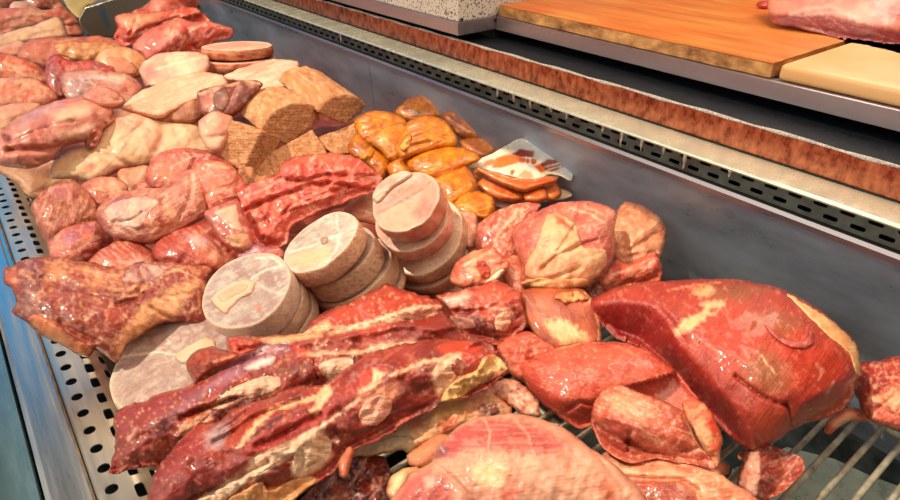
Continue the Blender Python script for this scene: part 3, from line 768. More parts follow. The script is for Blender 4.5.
body('pork_piece', [(-14, 52), (0, 53), (20, 58), (38, 66), (46, 75), (44, 84), (26, 82), (8, 83), (-14, 84)], .135, (222, 90, 68), 'wet red meat with pale streaks at the left edge', var=(236, 136, 104), varscale=.09, fib=-25,
     strokes=[('L', (246, 186, 150), 2, [(4, 62), (18, 68), (32, 70)], .7), ('L', (246, 186, 150), 2, [(14, 78), (30, 76), (40, 78)], .6), ('N', (250, 200, 160), .16, .25, .3, .5)])
pj = body('pork_joint', [(18, 53), (21, 46), (32, 40), (56, 37), (80, 38), (104, 37), (122, 46), (126, 57), (106, 66), (84, 66), (66, 63), (54, 67), (46, 69), (30, 63), (19, 58)], .135, (214, 122, 92), 'long browned pork joint with rough yellow fat along its top', mat='pork', var=(190, 94, 72), fib=0,
     feats=[('B', .2, 90, 48, 22, 9, 10)])
patch(pj, 'fat_cap', [(54, 46), (66, 41), (84, 42), (102, 41), (116, 47), (112, 56), (96, 60), (80, 62), (68, 58), (58, 54)], (234, 172, 114), .004, mat='fat', var=(206, 128, 82), varscale=.2, rough=.6, label='rough yellowish fat')
rj = body('pork_joint', [(95, 60), (103, 52), (118, 47), (135, 51), (146, 60), (145, 69), (138, 77), (122, 78), (111, 74), (103, 67)], .15, (228, 152, 106), 'short tan joint with a round cut end near the upright pale slice', mat='pork', var=(240, 178, 130), fib=-25)
patch(rj, 'cut_face', [(106, 57), (120, 57), (132, 62), (139, 70), (136, 75), (122, 76), (113, 72)], (200, 116, 80), .001, mat='pork', var=(216, 136, 100))
body('pork_piece', [(-14, 81), (10, 79), (36, 80), (47, 87), (58, 98), (50, 107), (20, 108), (-14, 109)], .135, (236, 150, 116), 'mottled pale pink meat behind the large shiny pork joint', mat='pork', var=(224, 104, 82), varscale=.06, fib=20,
     strokes=[('P', (220, 78, 60), 5, [(40, 84), (48, 90), (58, 99), (50, 106), (44, 98)]), ('L', (196, 92, 70), 2.5, [(10, 92), (20, 94)], .6), ('N', (250, 210, 170), .2, .2, .3, .6)])
body('beef_strip', [(45, 74), (48, 60), (56, 54), (74, 63), (88, 61), (113, 67), (113, 74), (96, 76), (78, 78), (67, 82), (66, 96), (57, 98), (48, 88)], .145, (222, 78, 66), 'bright red strip bent over beside the browned pork joint', var=(190, 76, 78), fib=-15, feats=[('C', .3, 2.5, [(62, 62), (68, 74), (80, 76)])],
     strokes=[('P', (176, 72, 74), 5, [(46, 74), (54, 66), (64, 76), (64, 94), (54, 94)])])
ss = body('beef_shank', [(61, 76), (66, 73), (80, 71), (112, 72), (128, 76), (142, 88), (137, 98), (126, 106), (108, 108), (84, 103), (76, 100), (68, 99), (62, 87)], .15, (206, 118, 102), 'grey pink shank piece with silverskin in front of the red strip', var=(222, 156, 134), fib=-15,
     strokes=[('P', (176, 130, 128), 7, [(64, 78), (84, 74), (96, 84), (86, 98), (72, 96)]), ('L', (240, 196, 170), 2, [(80, 76), (104, 78), (124, 84)], .7), ('P', (216, 110, 84), 3, [(120, 82), (136, 88), (132, 96), (118, 92)])])
patch(ss, 'silverskin', [(78, 76), (96, 74), (110, 76), (106, 80), (92, 80), (82, 82)], (214, 182, 178), .001, mat='meat', var=(190, 150, 150))
body('pork_piece', [(82, 97), (90, 90), (104, 88), (116, 92), (124, 100), (116, 106), (98, 106)], .175, (222, 130, 108), 'small rounded pink lump resting against the silverskin shank', mat='pork', var=(236, 160, 130), feats=[('C', .3, 2, [(104, 92), (110, 98), (120, 101)])])

body('beef_piece', [(130, 15), (150, 2), (162, -10), (196, -10), (200, 4), (186, 12), (158, 15), (140, 17)], .13, (230, 84, 60), 'red beef strip at the back of the far red pile', var=(244, 130, 100), fib=30)
body('beef_piece', [(116, 18), (130, 14), (152, 14), (168, 11), (186, 8), (197, 9), (211, 22), (213, 28), (197, 27), (178, 22), (162, 27), (147, 33), (135, 44), (124, 46), (114, 40), (118, 29)], .15, (232, 84, 62), 'red beef block with pale striped top in the far pile', var=(246, 130, 102), fib=60, T=.3,
     feats=[('F', .05, [(116, 18), (134, 30), (150, 26)]), ('C', .25, 2, [(138, 33), (146, 28), (162, 24), (180, 17)])],
     strokes=[('P', (250, 160, 124), 4, [(118, 17), (132, 14), (160, 15), (150, 22), (134, 28), (122, 24)]), ('P', (224, 66, 44), 3, [(118, 26), (132, 30), (140, 34), (128, 44), (116, 38)])])
body('beef_piece', [(133, 45), (145, 33), (163, 24), (178, 18), (190, 22), (212, 23), (232, 29), (231, 37), (213, 42), (208, 54), (180, 56), (160, 58), (147, 61), (142, 55), (134, 50)], .165, (226, 96, 86), 'red beef block with a darker front face behind the pale slices', var=(236, 122, 106), fib=55, T=.3,
     feats=[('F', .045, [(150, 62), (164, 44), (174, 34), (188, 26), (232, 30)])],
     strokes=[('P', (196, 62, 48), 3, [(162, 58), (170, 42), (180, 33), (190, 26), (230, 30), (230, 38), (210, 42), (208, 54)]), ('L', (236, 120, 90), 1.5, [(178, 52), (184, 44), (198, 40)], .7), ('L', (236, 120, 90), 1.5, [(184, 46), (200, 50)], .6)])

# far round slices, a stack of three
for i, (u, v, z, R, lb) in enumerate([(245, 69, .115, 31, 'pale red rimmed round slice at the bottom of the stack by the back panel'), (240, 58, .14, 32, 'middle round slice of the stack by the back panel'), (238, 45.5, .165, 31, 'topmost round slice of the stack by the back panel')]):
    dd = disc('beef_slice', u, v, z, (0, .9, .43), R, .022, (220, 164, 142), (196, 84, 56), lb, 'round slices stacked by the back panel', var=(206, 150, 132), svar=(228, 150, 112), wob=.03,
        strokes=[('L', (240, 206, 176), 2, [(214, 44), (240, 40), (262, 42)], .7), ('L', (238, 200, 170), 2, [(222, 50), (250, 48)], .6)], sstrokes=[('S', (238, 186, 140), -5, .05, .6, .1, .8)])
body('beef_slice', [(139, 70), (143, 62), (157, 55), (178, 52), (196, 52), (207, 57), (209, 66), (202, 76), (182, 84), (160, 86), (146, 87), (143, 79)], .15, (216, 164, 142), 'pale marbled oval slice lying flat beside the red beef blocks', 'meat slice', mat='frozen', var=(234, 200, 170), T=.2, flat=.75, k=.15, fib=10, rough=.04,
     strokes=[('L', (244, 214, 180), 2, [(150, 72), (172, 64), (200, 58)], .8), ('P', (190, 130, 122), 4, [(140, 68), (152, 64), (156, 74), (146, 78)]), ('P', (176, 108, 90), 2.5, [(140, 75), (150, 80), (146, 88), (142, 84)]), ('L', (214, 130, 100), 3, [(208, 66), (190, 80), (160, 87)], .8)])
body('pork_slab', [(123, 108), (139, 93), (162, 82), (197, 73), (222, 76), (227, 84), (206, 96), (188, 104), (160, 117), (137, 113)], .155, (224, 164, 132), 'pale flat slab with a fat edge in front of the oval slice', 'meat slab', mat='frozen', var=(232, 180, 150), T=.18, flat=.7, k=.2, fib=25, rough=.04,
     strokes=[('L', (228, 150, 110), 3.5, [(124, 109), (138, 113), (160, 116), (188, 103), (208, 95)], .9), ('L', (232, 160, 130), 2.5, [(136, 104), (164, 92), (200, 82)], .5), fl((248, 220, 190), 25, .1, .6)])
body('pork_rind', [(156, 115), (172, 108), (190, 100), (201, 104), (202, 119), (184, 123), (162, 121)], .14, (206, 136, 96), 'brown rind piece under the edge of the pale flat slab', mat='fat', var=(170, 96, 66), varscale=.15)
body('pork_slab', [(222, 78), (240, 69), (270, 60), (297, 62), (297, 73), (287, 86), (266, 90), (254, 90), (244, 82)], .15, (220, 154, 130), 'pale pink slab lying between the round slices and the minced logs', 'meat slab', mat='frozen', var=(232, 180, 156), T=.16, flat=.7, k=.2, fib=20, strokes=[fl((250, 224, 200), 20, .1, .6), ('L', (222, 140, 110), 2.5, [(224, 78), (246, 84), (256, 90)], .7)])
bp_ = body('beef_shank', [(198, 93), (212, 88), (228, 85), (246, 80), (262, 84), (247, 103), (229, 118), (212, 118), (200, 110)], .165, (150, 58, 46), 'dark red sawn shank piece leaning by the left minced block', var=(110, 40, 32), fib=70,
     strokes=[('L', (228, 168, 136), 3.5, [(199, 94), (214, 88), (246, 80), (262, 84)], .9), ('P', (206, 110, 84), 3, [(200, 98), (212, 92), (214, 112), (202, 110)])])
patch(bp_, 'bone', [(214, 92), (226, 88), (230, 100), (222, 112), (214, 106)], (120, 64, 52), .003, mat='bony', var=(168, 110, 90), label='dark sawn bone')
body('pork_trotter', [(199, 121), (214, 112), (232, 117), (229, 135), (219, 152), (208, 148), (200, 133)], .15, (236, 184, 154), 'small pale rolled fat piece standing beside the left minced block', mat='fat', var=(222, 144, 118), feats=[('C', .25, 2.5, [(200, 126), (216, 122), (230, 126)]), ('C', .2, 2, [(204, 138), (224, 136)])], fib=-10)

# minced meat blocks
K = dict(cat='minced meat', group='blocks of minced meat', front=(206, 146, 104), side=(218, 158, 114), var=(200, 138, 94))  # log ends toned darker than the sides: their shade is in the colour
KS = [('N', (238, 190, 146), .35, .28, .25, .6), ('N', (150, 92, 50), .4, .33, .2, .5)]
prism('minced_log', [(318, 112), (324, 103), (334, 97), (348, 95), (360, 99), (367, 104), (361, 112), (346, 124), (330, 119)], .135, (.30, -.95, .05), (.006, .17, .016), 'half round minced log at the back against the steel panel', strokes=KS, **K)
prism('minced_log', [(261, 131), (266, 121), (277, 110), (292, 104), (308, 104), (321, 108), (319, 121), (304, 133), (287, 145)], .135, (.25, -.96, .1), (.004, .11, .004), 'half round minced log with its arched cut end facing out', strokes=KS, **K)
K['front'], K['side'] = (220, 160, 116), (208, 148, 104)  # blocks the other way round: lit face lighter, shaded sides darker by colour
prism('minced_block', [(217, 154), (224, 138), (232, 120), (247, 126), (262, 131), (252, 150), (243, 171), (230, 164)], .135, (-.45, -.6, .66), (.045, .03, -.03), 'squared minced block leaning at the left end of the tan blocks', strokes=KS, **K)
prism('minced_block', [(247, 166), (262, 157), (282, 146), (312, 130), (323, 145), (330, 160), (300, 178), (262, 182), (250, 176)], .10, (-.1, -.5, .86), (.01, .035, -.04), 'flat minced block in front, partly under the red chopped beef', strokes=KS, **K)
prism('minced_block', [(318, 137), (336, 131), (355, 123), (358, 139), (352, 152), (338, 156), (324, 148)], .10, (-.05, -.45, .89), (.02, .04, -.03), 'small minced block beside the first orange bag', strokes=KS, **K)
body('minced_crumb', [(238, 170), (250, 168), (262, 176), (272, 170), (276, 178), (262, 186), (248, 188), (240, 180)], .10, (206, 140, 96), 'torn crumbly minced lump at the foot of the tan blocks', cat='minced meat', mat='kofta', var=(150, 92, 64), varscale=.15, rough=.35, jag=1.2)
# ------------------------------------------------------------------ orange bagged rolls
def bag(o, z, lb, base=(228, 138, 12), var=(206, 104, 6), knot=None, fib=0, T=.34, feats=(), **kw):
    b = body('bagged_roll', o, z, base, lb, 'sausage', 'orange bagged rolls', T=T, B=.34, mat='bagged', var=var, varscale=.09, fib=fib, rough=.07, rscale=.07, feats=feats, jag=.4,
             strokes=[('N', (246, 164, 44), .22, .34, .3, .4), ('N', (184, 88, 10), .3, .38, .25, .4)], **kw)
    if knot: patch(b, 'twisted_end', knot, (240, 176, 76), .005, mat='bagged', var=(214, 132, 40), rough=.8, flat=.2)
    return b
bag([(396, 113), (407, 100), (427, 93), (444, 96), (452, 107), (446, 116), (430, 120), (408, 121)], .105, 'bagged roll at the back with shiny film on its left end', (196, 112, 24), (160, 84, 16), fib=10)
bag([(442, 116), (453, 110), (470, 115), (491, 126), (503, 134), (497, 140), (476, 141), (456, 134)], .095, 'bagged roll tapering right along the back panel', (190, 98, 16), (150, 70, 10), fib=-25)
bag([(460, 140), (478, 138), (498, 140), (503, 148), (488, 157), (470, 156)], .075, 'bagged roll low in the shade beside the sausage pack', (200, 108, 16), fib=-15)  # darker orange than the lit bags: shade put into the base colour
bag([(498, 137), (506, 134), (514, 137), (517, 145), (506, 150), (499, 146)], .07, 'smallest bag end between the bags and the back panel', (150, 104, 60), (110, 74, 40))  # dull brown base paints this bag end's shade
bag([(356, 119), (372, 112), (389, 112), (404, 119), (408, 127), (396, 133), (376, 141), (364, 142), (356, 132)], .125, 'upper left orange bag with a wrinkled rounded top', fib=-15, feats=[('C', .2, 2, [(362, 122), (380, 118), (398, 122)]), ('C', .15, 2, [(364, 132), (384, 126)])])
bag([(366, 140), (383, 128), (402, 123), (410, 130), (404, 146), (402, 159), (391, 161), (381, 151), (370, 143)], .12, 'orange bag with a greyish end pointing down left', (226, 146, 54), (206, 110, 20), fib=30)
bag([(401, 137), (409, 122), (427, 116), (444, 121), (457, 138), (455, 146), (437, 149), (416, 156), (402, 159), (396, 149)], .135, 'topmost orange bag with many creases in the middle of the pile', knot=[(399, 148), (404, 136), (411, 134), (412, 142), (405, 152)], fib=25,
    feats=[('C', .2, 1.8, [(410, 130), (430, 124), (446, 130)]), ('C', .18, 1.8, [(412, 138), (432, 132), (450, 138)]), ('C', .18, 1.8, [(412, 146), (430, 142)])])
bag([(348, 147), (357, 134), (366, 141), (383, 150), (394, 160), (390, 172), (383, 180), (372, 171), (362, 160), (352, 158)], .095, 'orange bag with a knotted end beside the red chopped beef', (222, 124, 18), (170, 82, 14), knot=[(358, 159), (366, 152), (371, 145), (376, 147), (373, 156), (368, 164), (360, 164)], fib=-30)
bag([(388, 167), (398, 157), (411, 156), (418, 164), (416, 176), (402, 178), (391, 176)], .095, 'short orange bag end left of the long smooth orange bag', fib=10)
bag([(408, 163), (424, 151), (447, 146), (467, 150), (480, 158), (466, 166), (438, 181), (417, 175)], .11, 'long smooth orange bag below the creased topmost bag', (230, 144, 14), fib=15)
bag([(432, 181), (450, 173), (465, 167), (476, 180), (474, 193), (451, 207), (439, 194)], .095, 'squared orange bag end right of the pale rolled stack', (238, 142, 16), fib=30)
bag([(452, 208), (461, 197), (479, 192), (493, 198), (495, 210), (486, 220), (467, 216)], .09, 'lowest orange bag just above the pink beef', (240, 146, 14), fib=10)
bag([(470, 172), (480, 168), (488, 180), (480, 189), (474, 184)], .07, 'narrow orange bag end peeping out left of the sausage pack', (230, 140, 30))

# ------------------------------------------------------------------ two flat sausage packs
def pack(z, lb, film, sausages, filmc, prints_shade, kb):
    c = np.array(film).mean(0); P = at_z(c[0], c[1], z); r = root_empty('sausage_pack', (P[0], P[1], z-.03)); tag(r, lb, 'sausage pack', 'packs of sausages')
    for i, (o, dz) in enumerate(sausages):
        body('sausage', o, z-.012+dz, (206, 92, 36), T=.34, B=.3, parent=r, mat='casing', var=(222, 120, 56), fib=-15, rough=.03, jag=.1, strokes=[('N', (236, 150, 90), .12, .35, .3, .5)])
    f = body('film', film, z+kb, filmc, parent=r, T=.05, B=.02, k=.3, flat=.5, mat='film', rough=.35, rscale=.06, jag=.3, strokes=prints_shade, var=(222, 214, 200), fib=10, res=1.0)
    return r, f
r1, f1 = pack(.075, 'lower pack of sausages with its clear film edge showing',
     [(477, 183), (482, 178), (495, 181), (510, 184), (525, 186), (540, 184), (566, 190), (572, 195), (560, 199), (540, 202), (520, 205), (506, 208), (497, 205), (482, 195)],
     [([(478, 182), (484, 179), (498, 183), (512, 188), (525, 193), (526, 198), (516, 201), (500, 200), (486, 194), (479, 188)], .012),
      ([(524, 194), (535, 189), (544, 188), (547, 198), (538, 202), (526, 201)], .014), ([(543, 190), (556, 184), (561, 193), (555, 200), (545, 199)], .012)],
     (226, 196, 168), [], -.012)
r2, f2 = pack(.105, 'upper pack of sausages under a white and orange printed film',
     [(465, 167), (478, 160), (492, 154), (505, 147), (520, 139), (535, 144), (551, 151), (564, 159), (571, 166), (571, 180), (560, 175), (549, 174), (540, 178), (525, 180), (514, 176), (500, 173), (485, 169), (475, 167)],
     [([(476, 168), (492, 172), (512, 178), (532, 180), (546, 177), (558, 177), (556, 182), (540, 187), (525, 192), (508, 187), (490, 178)], .0)],
     (240, 226, 196),
     [('P', (170, 176, 178), 1.5, [(502, 148), (520, 139), (552, 151), (571, 166), (571, 180), (556, 172), (540, 160), (520, 153)]),  # grey area at upper right is a painted shadow, the rest is print
      ('P', (228, 120, 60), 1, [(496, 158), (508, 154), (524, 157), (518, 163), (500, 168), (492, 168)], .6), ('P', (232, 132, 84), 1, [(484, 162), (492, 159), (498, 161), (492, 165), (484, 166)], .5),
      ('P', (226, 92, 34), .6, [(534, 166), (540, 164), (546, 171), (541, 173)], .3), ('P', (236, 96, 40), .6, [(511, 170), (515, 170), (513, 176), (510, 175)], .3),
      ('P', (110, 36, 26), .8, [(540, 164), (548, 159), (562, 160), (565, 166), (552, 172), (545, 170)], .5), ('P', (120, 44, 36), .8, [(512, 154), (520, 149), (535, 151), (533, 157), (520, 157)], .5),
      ('L', (226, 206, 180), .9, [(545, 167), (560, 163)], .8), ('L', (226, 206, 180), .9, [(547, 170), (561, 166)], .7), ('P', (196, 168, 132), 1, [(516, 178), (524, 170), (532, 172), (534, 179), (524, 180)], .5)], .0)
for pts in ([(519, 160), (522, 158), (521, 162), (525, 160)], [(526, 160), (529, 159), (528, 163)], [(531, 160), (534, 159), (533, 163), (536, 162)]):
    q = np.array(pts, float); lo, hi = q.min(0)-.7, q.max(0)+.7
    patch(f2, 'printed_mark', [(lo[0], lo[1]+1), (pts[0][0]+1, lo[1]), (hi[0], lo[1]+1), (hi[0]-.5, hi[1]), (lo[0]+.6, hi[1])], (206, 96, 60), .0006, mat='film', jag=.6, res=.8)

# ------------------------------------------------------------------ left side pork
body('pork_skin', [(-14, 162), (0, 165), (30, 168), (54, 161), (58, 175), (74, 176), (78, 184), (62, 185), (47, 192), (39, 198), (28, 194), (18, 183), (0, 173), (-14, 169)], .06, (232, 168, 126), 'thin pale pork flap hanging towards the perforated steel sheet', mat='pork', var=(244, 190, 146), T=.14, flat=.5, fib=25,
     strokes=[('L', (214, 134, 96), 2.5, [(-10, 166), (20, 186), (38, 197)], .8), ('P', (186, 120, 90), 5, [(20, 168), (50, 164), (52, 174), (34, 176)])])
body('pork_piece', [(-14, 113), (0, 107), (20, 103), (40, 104), (34, 116), (14, 128), (0, 140), (-14, 146)], .11, (226, 152, 122), 'pale pork end behind the left tip of the large shiny joint', mat='pork', var=(238, 178, 142), fib=25)
pb_ = body('pork_belly', [(50, 178), (54, 164), (68, 152), (86, 145), (98, 138), (104, 124), (112, 111), (128, 110), (142, 114), (158, 120), (186, 121), (201, 127), (209, 140), (216, 152), (206, 158), (188, 158), (170, 160), (156, 164), (147, 166), (126, 169), (115, 172), (104, 178), (90, 182), (76, 178), (60, 178)], .105, (242, 190, 146), 'broad smooth pale pork belly beside the large shiny joint', mat='pork', B=.14, T=.2, var=(248, 208, 166), fib=15,
     feats=[('C', .2, 5, [(160, 124), (164, 136), (156, 150)])],
     strokes=[('P', (236, 158, 130), 6, [(112, 114), (126, 112), (142, 118), (146, 126), (130, 130), (116, 128)]), ('P', (228, 138, 106), 3, [(88, 180), (102, 172), (116, 164), (140, 164), (150, 166), (126, 170), (108, 178)]), ('P', (240, 168, 134), 5, [(150, 128), (166, 132), (166, 146), (150, 160), (140, 150)]), ('P', (226, 150, 124), 2, [(84, 166), (92, 163), (98, 166), (94, 171), (86, 172)]), ('L', (252, 226, 190), 2, [(120, 118), (140, 130), (146, 150)], .5)])
pg = body('pork_joint', [(-12, 158), (-8, 142), (4, 131), (20, 117), (40, 107), (60, 101), (82, 97), (98, 100), (110, 103), (112, 112), (110, 118), (119, 120), (104, 129), (102, 137), (96, 149), (88, 148), (84, 141), (68, 145), (58, 151), (52, 159), (32, 167), (12, 167), (-2, 164)], .135, (224, 138, 118), 'large shiny pork joint with torn end at the left edge', mat='pork', push=.012, B=.12, T=.3, var=(206, 118, 106), fib=20,
     feats=[('C', .3, 3, [(8, 150), (30, 149), (52, 149), (74, 142)]), ('C', .35, 3, [(4, 135), (9, 141)]), ('B', .12, 70, 118, 20, 8, -10), ('C', .2, 3, [(88, 142), (98, 132), (104, 124)])],
     strokes=[('P', (246, 192, 156), 5, [(50, 112), (76, 106), (92, 108), (84, 116), (60, 122)]), ('P', (240, 184, 152), 4, [(56, 132), (80, 128), (94, 126), (84, 138), (62, 140)]), ('P', (200, 146, 146), 7, [(28, 112), (50, 104), (60, 104), (40, 116), (22, 126), (14, 130)]), ('P', (204, 104, 84), 4, [(28, 132), (44, 128), (48, 142), (32, 146)]),
              ('P', (240, 160, 138), 3, [(94, 100), (111, 103), (111, 116), (100, 116)]), ('L', (206, 96, 78), 2, [(60, 128), (84, 118), (96, 114)], .6), ('P', (120, 50, 42), 2, [(3, 133), (10, 137), (10, 143), (4, 140)])])
patch(pg, 'torn_fat', [(84, 140), (92, 132), (100, 124), (118, 119), (104, 130), (102, 138), (95, 148), (88, 147)], (222, 138, 112), .006, mat='fat', var=(196, 96, 76), varscale=.2, rough=.8)

# ------------------------------------------------------------------ pink and red shanks, centre left
body('pork_trimming', [(118, 172), (132, 168), (148, 167), (148, 182), (136, 194), (122, 192)], .08, (214, 132, 96), 'small tan scrap in the gap under the pork belly edge', mat='pork', var=(236, 176, 136))
body('beef_piece', [(78, 188), (93, 179), (115, 178), (127, 187), (124, 200), (98, 207), (90, 199)], .09, (222, 118, 96), 'pink scrap behind the pale central shank', var=(240, 160, 130), fib=10, strokes=[('L', (246, 196, 160), 1.8, [(90, 190), (110, 186)], .7), ('L', (246, 196, 160), 1.5, [(112, 182), (120, 192)], .7)])
body('beef_piece', [(134, 191), (146, 178), (160, 181), (180, 186), (176, 193), (158, 194)], .095, (216, 74, 56), 'small bright red scrap above the pale central shank', var=(236, 128, 100))
body('beef_shank', [(145, 180), (148, 168), (153, 159), (166, 151), (184, 148), (204, 151), (221, 158), (236, 169), (241, 180), (226, 190), (200, 194), (170, 191), (152, 188)], .11, (200, 76, 66), 'dark red curved shank lying against the pork belly', T=.3, fib=20, var=(218, 104, 84),
     feats=[('C', .25, 3, [(196, 160), (190, 172), (186, 186)])], strokes=[('P', (222, 128, 96), 6, [(150, 172), (164, 160), (176, 162), (176, 180), (160, 184)]), ('L', (236, 178, 140), 1.6, [(190, 162), (194, 170)], .7), ('P', (186, 60, 58), 5, [(166, 152), (204, 153), (224, 164), (200, 162)]), fl((238, 150, 116), 40, .2, .5)])
body('beef_shank', [(195, 166), (210, 161), (226, 164), (240, 175), (245, 187), (243, 200), (228, 207), (208, 214), (202, 200), (197, 186)], .12, (226, 98, 82), 'thick pink red shank with fine pale fibres left of the chopped beef', T=.32, fib=20, var=(236, 124, 100), feats=[('C', .12, 3, [(204, 172), (224, 174), (236, 186)])], strokes=[fl((250, 176, 140), 20, .1, .7, .05, .6), ('L', (250, 190, 156), 2, [(206, 164), (230, 168)], .6)])
body('beef_shank', [(32, 206), (42, 194), (58, 184), (74, 181), (85, 191), (97, 206), (99, 221), (82, 228), (56, 240), (49, 246), (37, 224)], .085, (188, 84, 66), 'dark pink shank end next to the perforated sheet', T=.34, fib=75, var=(206, 110, 80),
     strokes=[('P', (204, 106, 108), 6, [(48, 192), (64, 184), (78, 190), (62, 198)]), fl((236, 160, 116), 80, .05, .75, .05, .5), ('L', (232, 164, 120), 2, [(40, 200), (54, 188), (74, 184)], .6)])
body('beef_shank', [(48, 242), (62, 231), (78, 225), (97, 221), (111, 237), (113, 244), (97, 253), (88, 262), (70, 265), (54, 262)], .08, (208, 88, 78), 'pink shank with a bluish patch, second from the perforated sheet', T=.32, fib=25, var=(226, 118, 94),
     strokes=[('P', (190, 118, 150), 4, [(62, 236), (74, 233), (76, 240), (66, 244)]), ('L', (240, 178, 146), 2.2, [(78, 250), (96, 238), (106, 240)], .7), ('P', (206, 66, 54), 4, [(84, 250), (104, 240), (111, 244), (94, 254)]), fl((244, 176, 146), 25, .15, .6)])
body('beef_shank', [(90, 261), (108, 246), (124, 240), (140, 242), (157, 256), (163, 268), (150, 280), (125, 280), (98, 274)], .08, (210, 86, 68), 'pink red shank in front with pale fan of fibres, left of the pale slice stack', T=.3, fib=-40, var=(230, 120, 92), strokes=[fl((248, 178, 142), -40, .1, .7), ('P', (198, 122, 136), 4, [(134, 262), (146, 258), (146, 266), (136, 268)]), ('P', (240, 156, 120), 4, [(116, 266), (132, 262), (128, 274), (114, 276)])])
body('beef_shank', [(153, 254), (159, 240), (174, 231), (195, 225), (209, 222), (222, 232), (243, 250), (240, 262), (218, 272), (190, 272), (166, 266)], .085, (212, 82, 64), 'red shank with a broad pale strip behind the left slice stack', T=.3, fib=-35, var=(196, 66, 52),
     strokes=[('P', (232, 140, 106), 4, [(188, 238), (200, 232), (220, 250), (232, 262), (220, 266), (204, 254)]), ('P', (214, 160, 166), 3, [(186, 234), (206, 238), (210, 246), (192, 244)]), fl((246, 178, 146), -35, .22, .5)])
mc = body('beef_shank', [(97, 217), (100, 206), (116, 194), (139, 190), (170, 187), (186, 172), (197, 170), (205, 188), (208, 206), (202, 219), (181, 230), (154, 244), (133, 243), (109, 235)], .115, (214, 130, 112), 'big pale shank with silvery skin on top of the pink shanks', T=.34, fib=15, var=(198, 100, 84), varscale=.06,
     strokes=[('P', (224, 148, 104), 5, [(152, 214), (166, 206), (180, 210), (176, 224), (160, 232), (152, 228)]), ('P', (206, 88, 62), 3, [(154, 214), (166, 212), (172, 222), (162, 230), (154, 224)]), ('L', (240, 196, 164), 2, [(106, 214), (112, 226), (130, 236)], .8), ('L', (240, 196, 164), 2, [(112, 208), (122, 224), (140, 234)], .7), ('L', (240, 190, 156), 1.8, [(146, 240), (176, 230), (196, 218)], .8), ('P', (224, 140, 122), 4, [(186, 174), (196, 172), (204, 190), (194, 198), (184, 188)]), fl((246, 200, 172), 30, .15, .6)])
patch(mc, 'silverskin', [(104, 210), (118, 200), (146, 196), (160, 202), (150, 212), (140, 228), (120, 226), (108, 220)], (212, 158, 148), .0012, mat='meat', var=(230, 184, 164), varscale=.12, fib=30, strokes=[fl((246, 210, 186), 60, .05, .7, .06, .35)], label='pale silvery skin')
mb = body('beef_shank', [(205, 213), (220, 205), (237, 201), (249, 228), (252, 244), (242, 251), (226, 244), (213, 228)], .115, (222, 120, 108), 'small triangular shank with a whitish skin beside the chopped beef', T=.3, fib=-50, var=(206, 96, 88))
patch(mb, 'white_skin', [(214, 212), (224, 208), (236, 204), (240, 220), (244, 232), (232, 230), (222, 222)], (238, 186, 156), .0012, var=(226, 160, 140), varscale=.15, jag=1.0)
patch(mb, 'fat_edge', [(224, 236), (234, 234), (248, 234), (250, 244), (242, 249), (230, 245)], (242, 184, 140), .0012, var=(228, 150, 112))
body('beef_shank', [(238, 256), (250, 244), (266, 247), (282, 250), (284, 258), (264, 262), (244, 262)], .09, (186, 120, 140), 'purplish shiny shank end between the two slice stacks', T=.3, fib=0, var=(214, 120, 106), strokes=[('P', (214, 76, 62), 2, [(262, 249), (280, 252), (280, 258), (266, 258)]), ('L', (236, 208, 220), 2, [(246, 252), (256, 250)], .8)])

# chopped red beef heap
body('chopped_beef', [(238, 194), (257, 182), (280, 172), (283, 163), (296, 156), (322, 153), (350, 155), (374, 170), (383, 180), (364, 195), (339, 204), (313, 214), (292, 228), (284, 246), (268, 250), (253, 240), (245, 222), (240, 206)], .115, (230, 82, 68), 'large heap of bright red folded lean beef beside the orange bags', T=.26, var=(240, 108, 90), varscale=.06, fib=20, rough=.3, rscale=.06, jag=1.0,
     feats=[('S', .22, 2.5, [(246, 208), (270, 197), (292, 190), (308, 183), (330, 181), (358, 186)]), ('S', .16, 2, [(276, 176), (300, 179), (326, 173), (352, 174)]), ('S', .18, 2, [(284, 214), (292, 204), (306, 196), (322, 188)][::-1]), ('S', .14, 2, [(250, 228), (264, 218), (280, 213)]), ('C', .14, 1.8, [(300, 204), (322, 194), (344, 190)]), ('C', .2, 1.8, [(246, 210), (270, 199), (292, 192), (308, 185), (330, 183), (356, 187)]), ('C', .16, 1.6, [(276, 178), (300, 181), (326, 175), (350, 176)]), ('C', .16, 1.6, [(282, 216), (290, 206), (304, 198), (320, 190)]), ('C', .12, 1.6, [(262, 214), (268, 224), (264, 238)]), ('B', .2, 268, 232, 12, 12, 0), ('B', .15, 320, 164, 26, 7, -10)],
     strokes=[('P', (214, 112, 70), 3, [(296, 158), (322, 154), (336, 158), (318, 162), (300, 164)], 3), fl((250, 150, 122), 25, .2, .5, .05, .4), fl((206, 54, 44), 25, .22, .6, .04, .3), ('L', (246, 160, 130), 1.5, [(258, 238), (262, 246)], .7)])
# pale pork piece behind the round stacks and bits around
body('pork_piece', [(344, 212), (352, 200), (366, 192), (378, 190), (380, 206), (378, 224), (366, 222), (352, 220)], .085, (222, 148, 118), 'pink scrap squeezed between chopped beef and the rolled pork slices', mat='pork', var=(200, 140, 120))
body('pork_piece', [(452, 214), (462, 212), (475, 214), (478, 235), (474, 248), (462, 244)], .085, (236, 160, 128), 'pale pink lump just right of the rolled pork slices', mat='pork', var=(222, 124, 96), strokes=[('N', (250, 200, 160), .2, .2, .3, .6)])
